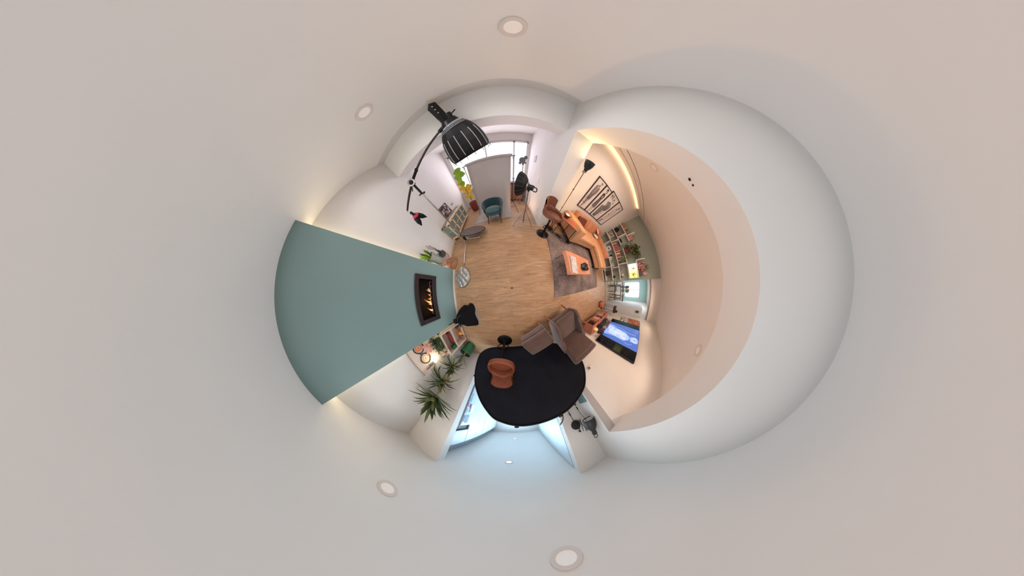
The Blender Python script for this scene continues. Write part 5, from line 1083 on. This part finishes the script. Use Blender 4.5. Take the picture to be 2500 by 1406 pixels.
b = B(); tvp([(3.42, 1.60), (3.50, 1.84), (3.20, 1.88), (3.16, 1.66)], 1); b.tube(smooth([TP(3.86, .84, 4), TP(3.80, 1.15, 4), TP(3.64, 1.5, 4), TP(3.60, 1.8, 4)], 5), .012, n=5); b.tube(smooth([TP(3.0, 1.5, 4), TP(2.98, 1.62, 4), TP(3.05, 1.74, 4)], 4), .008, n=5); b.build('figure_head', MATS['tv_pale'], t)
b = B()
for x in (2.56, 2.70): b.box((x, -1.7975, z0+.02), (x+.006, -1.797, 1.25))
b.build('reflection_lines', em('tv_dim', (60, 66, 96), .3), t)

t = thing('tv_console', 'reddish wooden console on sled legs with books and vinyl under the television', 'console table', (3.1, -1.55, 0))
CM = M('console_wood', (178, 112, 92), .5, noise=.15)
b = B(); b.box((2.50, -1.82, .50), (4.25, -1.46, .535), bev=.006); b.build('top', CM, t)
b = B(); b.box((2.56, -1.80, .18), (4.2, -1.48, .205)); b.box((2.56, -1.80, .205), (2.59, -1.48, .50)); b.box((4.17, -1.80, .205), (4.20, -1.48, .50)); b.box((2.98, -1.80, .205), (3.0, -1.48, .50)); b.build('carcass', CM, t)
for x in (2.54, 4.18):
    for y in (-1.80, -1.50):
        b = B(); b.box((x, y-.02, 0), (x+.045, y+.02, .50), bev=.004); b.build('leg', CM, t)
rnd = random.Random(5); x = 3.03; k = 0; SL = []; ORD2 = ['seventeenth', 'eighteenth', 'nineteenth', 'twentieth', 'twenty-first', 'twenty-second', 'twenty-third', 'twenty-fourth', 'twenty-fifth']
while x < 4.1:
    w_ = rnd.uniform(.018, .03); h = rnd.uniform(.20, .27)
    b = B(); b.box((x, -1.76, .206), (x+w_*.85, -1.50, .206+h), bev=.002); c = rnd.choice([(96, 50, 50), (200, 150, 130), (150, 90, 84), (70, 44, 50), (220, 190, 176)])
    SL.append((tag(b.build('book', M('cb%d' % c[0], c, .7)), '', 'book', 'sleeves in the console'), c)); x += w_; k += 1
for i_, (o_, c) in enumerate(SL):
    far = len(SL)-1-i_; o_['label'] = '%s upright sleeve, %s from the %s end in the television console' % (cname(c), (ORD+ORD2)[min(i_, far)], 'lamp' if i_ <= far else 'far')
b = B(); b.box((2.66, -1.76, .206), (2.92, -1.52, .36), bev=.01); tag(b.build('black_device', BLACK), 'black box device in the near end of the console', 'device')
b = B(); b.boxc((3.35, -1.68, .60), (.95, .16, .13), (0, 0, 0), bev=.05); tag(b.build('soundbar', M('charcoal_fabric', (48, 46, 52), .8)), 'long charcoal speaker bar on the console below the television', 'speaker')
b = B(); b.boxc((2.93, -1.62, .625), (.16, .13, .18), bev=.01); tag(b.build('small_speaker', BLACK), 'small black cube speaker on the console beside the lamp', 'speaker')
b = B(); b.boxc((3.10, -1.66, .72), (.14, .03, .17), (-10, 0, 10), bev=.004); tag(b.build('standing_photo', M('photo_pale', (160, 140, 150), .5)), 'small pale photo frame on the console beside the black cube', 'photo frame')
b = B(); b.boxc((3.30, -1.70, .74), (.20, .05, .18), (-12, 0, -8), bev=.004); tag(b.build('silver_box', M('silver_grey', (120, 120, 132), .4, .4)), 'silver-grey upright box behind the photo frame on the console', 'box')
t = thing('table_lamp', 'small table lamp with glowing glass base and dark plum shade on the console', 'lamp', (2.68, -1.62, .535))
b = B(); b.lathe([(0, 0), (.05, 0), (.06, .04), (.05, .09), (.02, .12), (.015, .17)], (2.68, -1.62, .535), n=24); b.build('glass_base', M('amber_glass', (226, 160, 110), .2, emit=.7, ecol=(255, 190, 120)), t)
b = B(); b.lathe([(.10, .14), (.065, .31), (.063, .31), (.098, .14)], (2.68, -1.62, .535), n=32, closed=True); b.lathe([(0, .305), (.064, .308)], (2.68, -1.62, .535), n=32); b.build('lamp_shade', M('plum_shade', (52, 40, 52), .8), t)
point('table_lamp_light', (2.68, -1.62, .70), 1.5, (1, .7, .42), .03)
bushy('poinsettia', 'green plant with red bracts between console and television edge', (3.62, -1.66, .70), .12, 60, LEAFD, .08, .04, 51, (.05, .10), M('small_white_pot', (210, 200, 196), .5))
b = B(); rnd = random.Random(3)
for k in range(22): 
    a = rnd.uniform(0, 2*pi); b.leaf((3.52+cos(a)*.02, -1.66+sin(a)*.02, .76), (cos(a), sin(a), .7), .09, .035, .2, .1, 4)
tag(b.build('red_flowers', M('red_bract', (196, 76, 70), .6)), 'red flower cluster right of the small green plant by the television', 'flowers')
t = thing('plant_stool', 'dark wooden stool with bowed wire legs standing by the white cabinet', 'stool', (4.90, -1.5, 0))
b = B(); b.box((4.72, -1.62, .66), (5.02, -1.32, .78), bev=.01); b.build('seat_box', DARKW, t)
for dx, dy in ((-.1, -.1), (.1, -.1), (-.1, .1), (.1, .1)):
    b = B(); b.tube(smooth([(4.87+dx, -1.47+dy, .66), (4.87+dx*1.6, -1.47+dy*1.6, .4), (4.87+dx*1.5, -1.47+dy*1.5, .2), (4.87+dx*1.2, -1.47+dy*1.2, 0)], 4), .008, n=6); b.build('leg', BLACKM, t)
b = B(); b.box((4.76, -1.58, .03), (4.98, -1.36, .06)); b.build('foot_plate', DARKW, t)
b = B(); b.box((4.74, -1.58, .782), (4.90, -1.50, .86), bev=.006); tag(b.build('small_black_box', BLACK), 'small black box on top of the dark wire-legged stool', 'box')
t = thing('toy_cart', 'low orange-brown wooden cart on the floor beyond the console', 'cart', (4.55, -1.2, 0))
b = B(); b.box((4.32, -1.34, .08), (4.62, -1.10, .20), bev=.008); b.build('box', M('orange_cart', (196, 104, 60), .5), t)
for x, y in ((4.36, -1.10), (4.58, -1.10), (4.36, -1.34), (4.58, -1.34)):
    b = B(); b.cyl((x, y-.01, .05), (x, y+.01, .05), .05, n=16); b.build('wheel', DARKW, t)
t = thing('landscape_picture', 'framed picture with white sketch half and reddish half beyond the television', 'picture', (4.9, -1.85, 1.1))
b = B(); b.box((4.56, -1.86, 1.10), (5.16, -1.835, 1.95), bev=.004); b.build('frame', DARKW, t)
b = B(); b.box((4.58, -1.836, 1.12), (5.14, -1.832, 1.42)); b.build('sketch', spotted('sketch', (90, 80, 84), (206, 200, 204), 12, .42), t)
b = B(); b.box((4.58, -1.836, 1.42), (5.14, -1.832, 1.93)); b.build('red_scene', spotted('redscene', (150, 84, 64), (196, 130, 104), 10, .5), t)
t = thing('white_cabinet', 'tall white cabinet block behind the glass partition with a black thermostat', 'cabinet', (6.0, -1.63, 0))
b = B(); b.box((5.72, -1.855, 0), (6.5, -1.42, 2.0), bev=.006); b.build('body', M('cool_white', (206, 212, 224), .6), t)
b = B(); b.boxc((5.712, -1.62, 1.78), (.016, .12, .17), bev=.004); b.build('thermostat', BLACK, t)

# ---- taupe armchair and footstool
AM = Matrix.Translation((1.20, -1.06, 0)) @ Matrix.Rotation(radians(21), 4, 'Z')
t = thing('armchair', 'taupe velvet wing armchair with wooden legs facing the coffee table', 'armchair', (1.20, -1.06, 0), radians(21))
def AB(): b = B(); b.M = AM; return b
b = AB(); b.box((-.30, -.30, .20), (.30, .36, .34), bev=.05); b.build('base', TAUPE, t)
b = AB(); b.box((-.25, -.24, .33), (.25, .37, .46), bev=.05); b.build('seat_cushion', TAUPE, t)
b = AB(); b.boxc((0, -.33, .66), (.60, .14, .70), (13, 0, 0), bev=.05); b.build('backrest', TAUPE, t)
b = AB(); b.boxc((0, -.265, .65), (.55, .09, .60), (13, 0, 0), bev=.04); b.build('back_cushion', TAUPE, t)
for s in (-1, 1):
    b = AB(); 
    pr = [(-.36, .22), (.36, .22), (.38, .40), (.36, .48), (.22, .54), (-.02, .57), (-.26, .68), (-.38, .70)]
    b.prism([(s*.25, y, z) for y, z in pr], (s*.085, 0, 0))
    bmesh.ops.bevel(b.bm, geom=list(b.bm.edges), offset=.03, segments=3, profile=.6, affect='EDGES'); 
    for f in b.bm.faces: f.smooth = True
    b.build('arm_wing', TAUPE, t)
for x, y in ((-.26, .32), (.26, .32), (-.26, -.28), (.26, -.28)):
    b = AB(); b.cyl((x, y, .22), (x*1.18, y*1.18, 0), .022, .012, n=10); b.build('leg', M('cherry_leg', (140, 76, 36), .45), t)
OM = Matrix.Translation((.48, -1.26, 0)) @ Matrix.Rotation(radians(31), 4, 'Z')
t = thing('footstool', 'taupe velvet footstool with short wooden legs left of the armchair', 'footstool', (.48, -1.26, 0), radians(31))
b = B(); b.M = OM; b.box((-.30, -.24, .16), (.30, .24, .32), bev=.03); b.build('base', TAUPE, t)
b = B(); b.M = OM; b.box((-.305, -.245, .31), (.305, .245, .44), bev=.05); b.build('cushion', TAUPE, t)
for x, y in ((-.24, .19), (.24, .19), (-.24, -.19), (.24, -.19)):
    b = B(); b.M = OM; b.cyl((x, y, .17), (x*1.12, y*1.12, 0), .02, .012, n=10); b.build('leg', MATS['cherry_leg'], t)

# ---- dining room seen through the glass
t = thing('dining_table', 'dark brown dining table seen through the glass partition', 'dining table', (7.6, -.9, 0))
b = B(); b.box((7.0, -1.35, .72), (8.3, -.45, .76), bev=.006); b.build('table_top', DARKW, t)
for x, y in ((7.06, -1.3), (8.24, -1.3), (7.06, -.5), (8.24, -.5)):
    b = B(); b.box((x-.03, y-.03, 0), (x+.03, y+.03, .72)); b.build('leg', DARKW, t)
def dchair(x, y, rz, label):
    t = thing('dining_chair', label, 'chair', (x, y, 0), rz, 'dark spindle dining chairs'); M0 = TM[t.name]
    b = B(); b.M = M0; b.box((-.21, -.21, .44), (.21, .21, .48), bev=.01); b.build('seat', DARKW, t)
    for k in range(5):
        b = B(); b.M = M0; b.cyl((-.16+k*.08, -.20, .48), (-.16+k*.08, -.24, .92), .009, n=6); b.build('spindle', DARKW, t)
    b = B(); b.M = M0; b.box((-.21, -.26, .90), (.21, -.22, .97), bev=.01); b.build('top_rail', DARKW, t)
    for sx_, sy_ in ((-.18, -.18), (.18, -.18), (-.18, .18), (.18, .18)):
        b = B(); b.M = M0; b.cyl((sx_, sy_, .44), (sx_*1.15, sy_*1.15, 0), .016, n=8); b.build('leg', DARKW, t)
dchair(6.75, -.62, radians(-90), 'dark spindle chair at the near end of the dining table, left')
dchair(6.70, -1.2, radians(-100), 'dark spindle chair at the near end of the dining table, right')
dchair(7.5, -.25, radians(180), 'dark spindle chair on the teal wall side of the dining table')
t = thing('vase_bouquet', 'peach flower bouquet in a vase on the dining table', 'bouquet', (7.6, -.85, .76))
b = B(); b.lathe([(0, 0), (.06, 0), (.08, .12), (.05, .22), (0, .22)], (7.6, -.85, .762), n=16); b.build('vase', M('clear_vase', (170, 190, 190), .1), t)
b = B(); rnd = random.Random(8)
for k in range(14): b.sph((7.6+rnd.uniform(-.12, .12), -.80+rnd.uniform(-.16, .16), 1.14+rnd.uniform(-.1, .1)), .05, 8)
b.build('peach_blooms', M('peach_bloom', (236, 190, 150), .7), t)
b = B()
for k in range(60):
    a = rnd.uniform(0, 2*pi); b.leaf((7.6, -.85, 1.0+rnd.uniform(0, .12)), (cos(a), sin(a), rnd.uniform(.2, 1.6)), rnd.uniform(.2, .38), .06, .2, .1, 4)
b.build('foliage', LEAFM, t)
b = B(); b.sph((6.9, -.55, 1.16), .10, 12, (1, .8, 1.3)); b.cyl((6.9, -.55, .76), (6.9, -.55, 1.08), .05, .03); tag(b.build('grey_sculpture', M('dark_teal_grey', (58, 78, 84), .6)), 'dark teal-grey sculpture on the near corner of the dining table', 'sculpture')
b = B(); b.boxc((7.3, 1.19, 1.32), (.3, .02, .28)); tag(b.build('small_dark_picture', BLACK), 'small dark picture on the teal dining room wall', 'picture')
t = thing('white_radiator', 'long white and grey radiator bench below the dining window', 'radiator', (9.2, -1.2, 0))
b = B(); b.box((9.15, -1.8, .1), (9.38, -.3, .75), bev=.01); b.build('body', WHITE, t); b = B(); b.box((9.1, -1.8, .75), (9.4, -.3, .80)); b.build('shelf', STEEL, t)
t = thing('framed_mirror', 'long wooden framed mirror on the far dining wall', 'mirror', (7.6, -1.85, 1.2))
b = B(); b.box((7.1, -1.86, 1.25), (8.0, -1.83, 1.75), bev=.004); b.build('frame', M('tan_frame', (156, 124, 100), .5), t); b = B(); b.box((7.16, -1.832, 1.31), (7.94, -1.828, 1.69)); b.build('mirror', M('mirror_dark', (110, 90, 84), .1, .6), t)
# ---- pieces that belong to a part go one level deeper
SUBP = {'bulb': ('lamp_shade', 'shade', 'socket'), 'shade_inside': ('lamp_shade',), 'diffuser': ('fabric_shell',), 'seam_tape': ('fabric_shell',), 'rod_tip': ('fabric_shell',), 'ring_clips': ('fabric_shell',),
        'bolt': ('heat_sink',), 'rocker': ('plate',), 'ribs': ('fabric_bowl',), 'embers': ('firebox',), 'flame': ('firebox',), 'pebbles': ('firebox',), 'thermostat': ('body',), 'screen': ('body',), 'lens_mark': ('panel',),
        'printed_motifs': ('tray_board',), 'ink_drawing': ('paper',), 'pink_blots': ('print',), 'pot_rim': ('pot',), 'lamp_disc': ('trim_ring',), 'pale_figure': ('glass_screen',), 'blue_picture': ('glass_screen',),
        'white_swirls': ('glass_screen',), 'figure_head': ('glass_screen',), 'reflection_lines': ('glass_screen',), 'wire_rim': ('shade',), 'pivot_ring': ('pivot',), 'red_panel': ('lobe',), 'clip': ('spring_rim',)}
for root in [o for o in list(COL.objects) if o.type == 'EMPTY' and o.parent is None]:
    kids = list(root.children); names = {}
    for k in kids: names.setdefault(k.name.split('.')[0], k)
    for k in kids:
        for tgt in SUBP.get(k.name.split('.')[0], ()):
            if tgt in names and names[tgt] is not k and not k.children: k.parent = names[tgt]; break
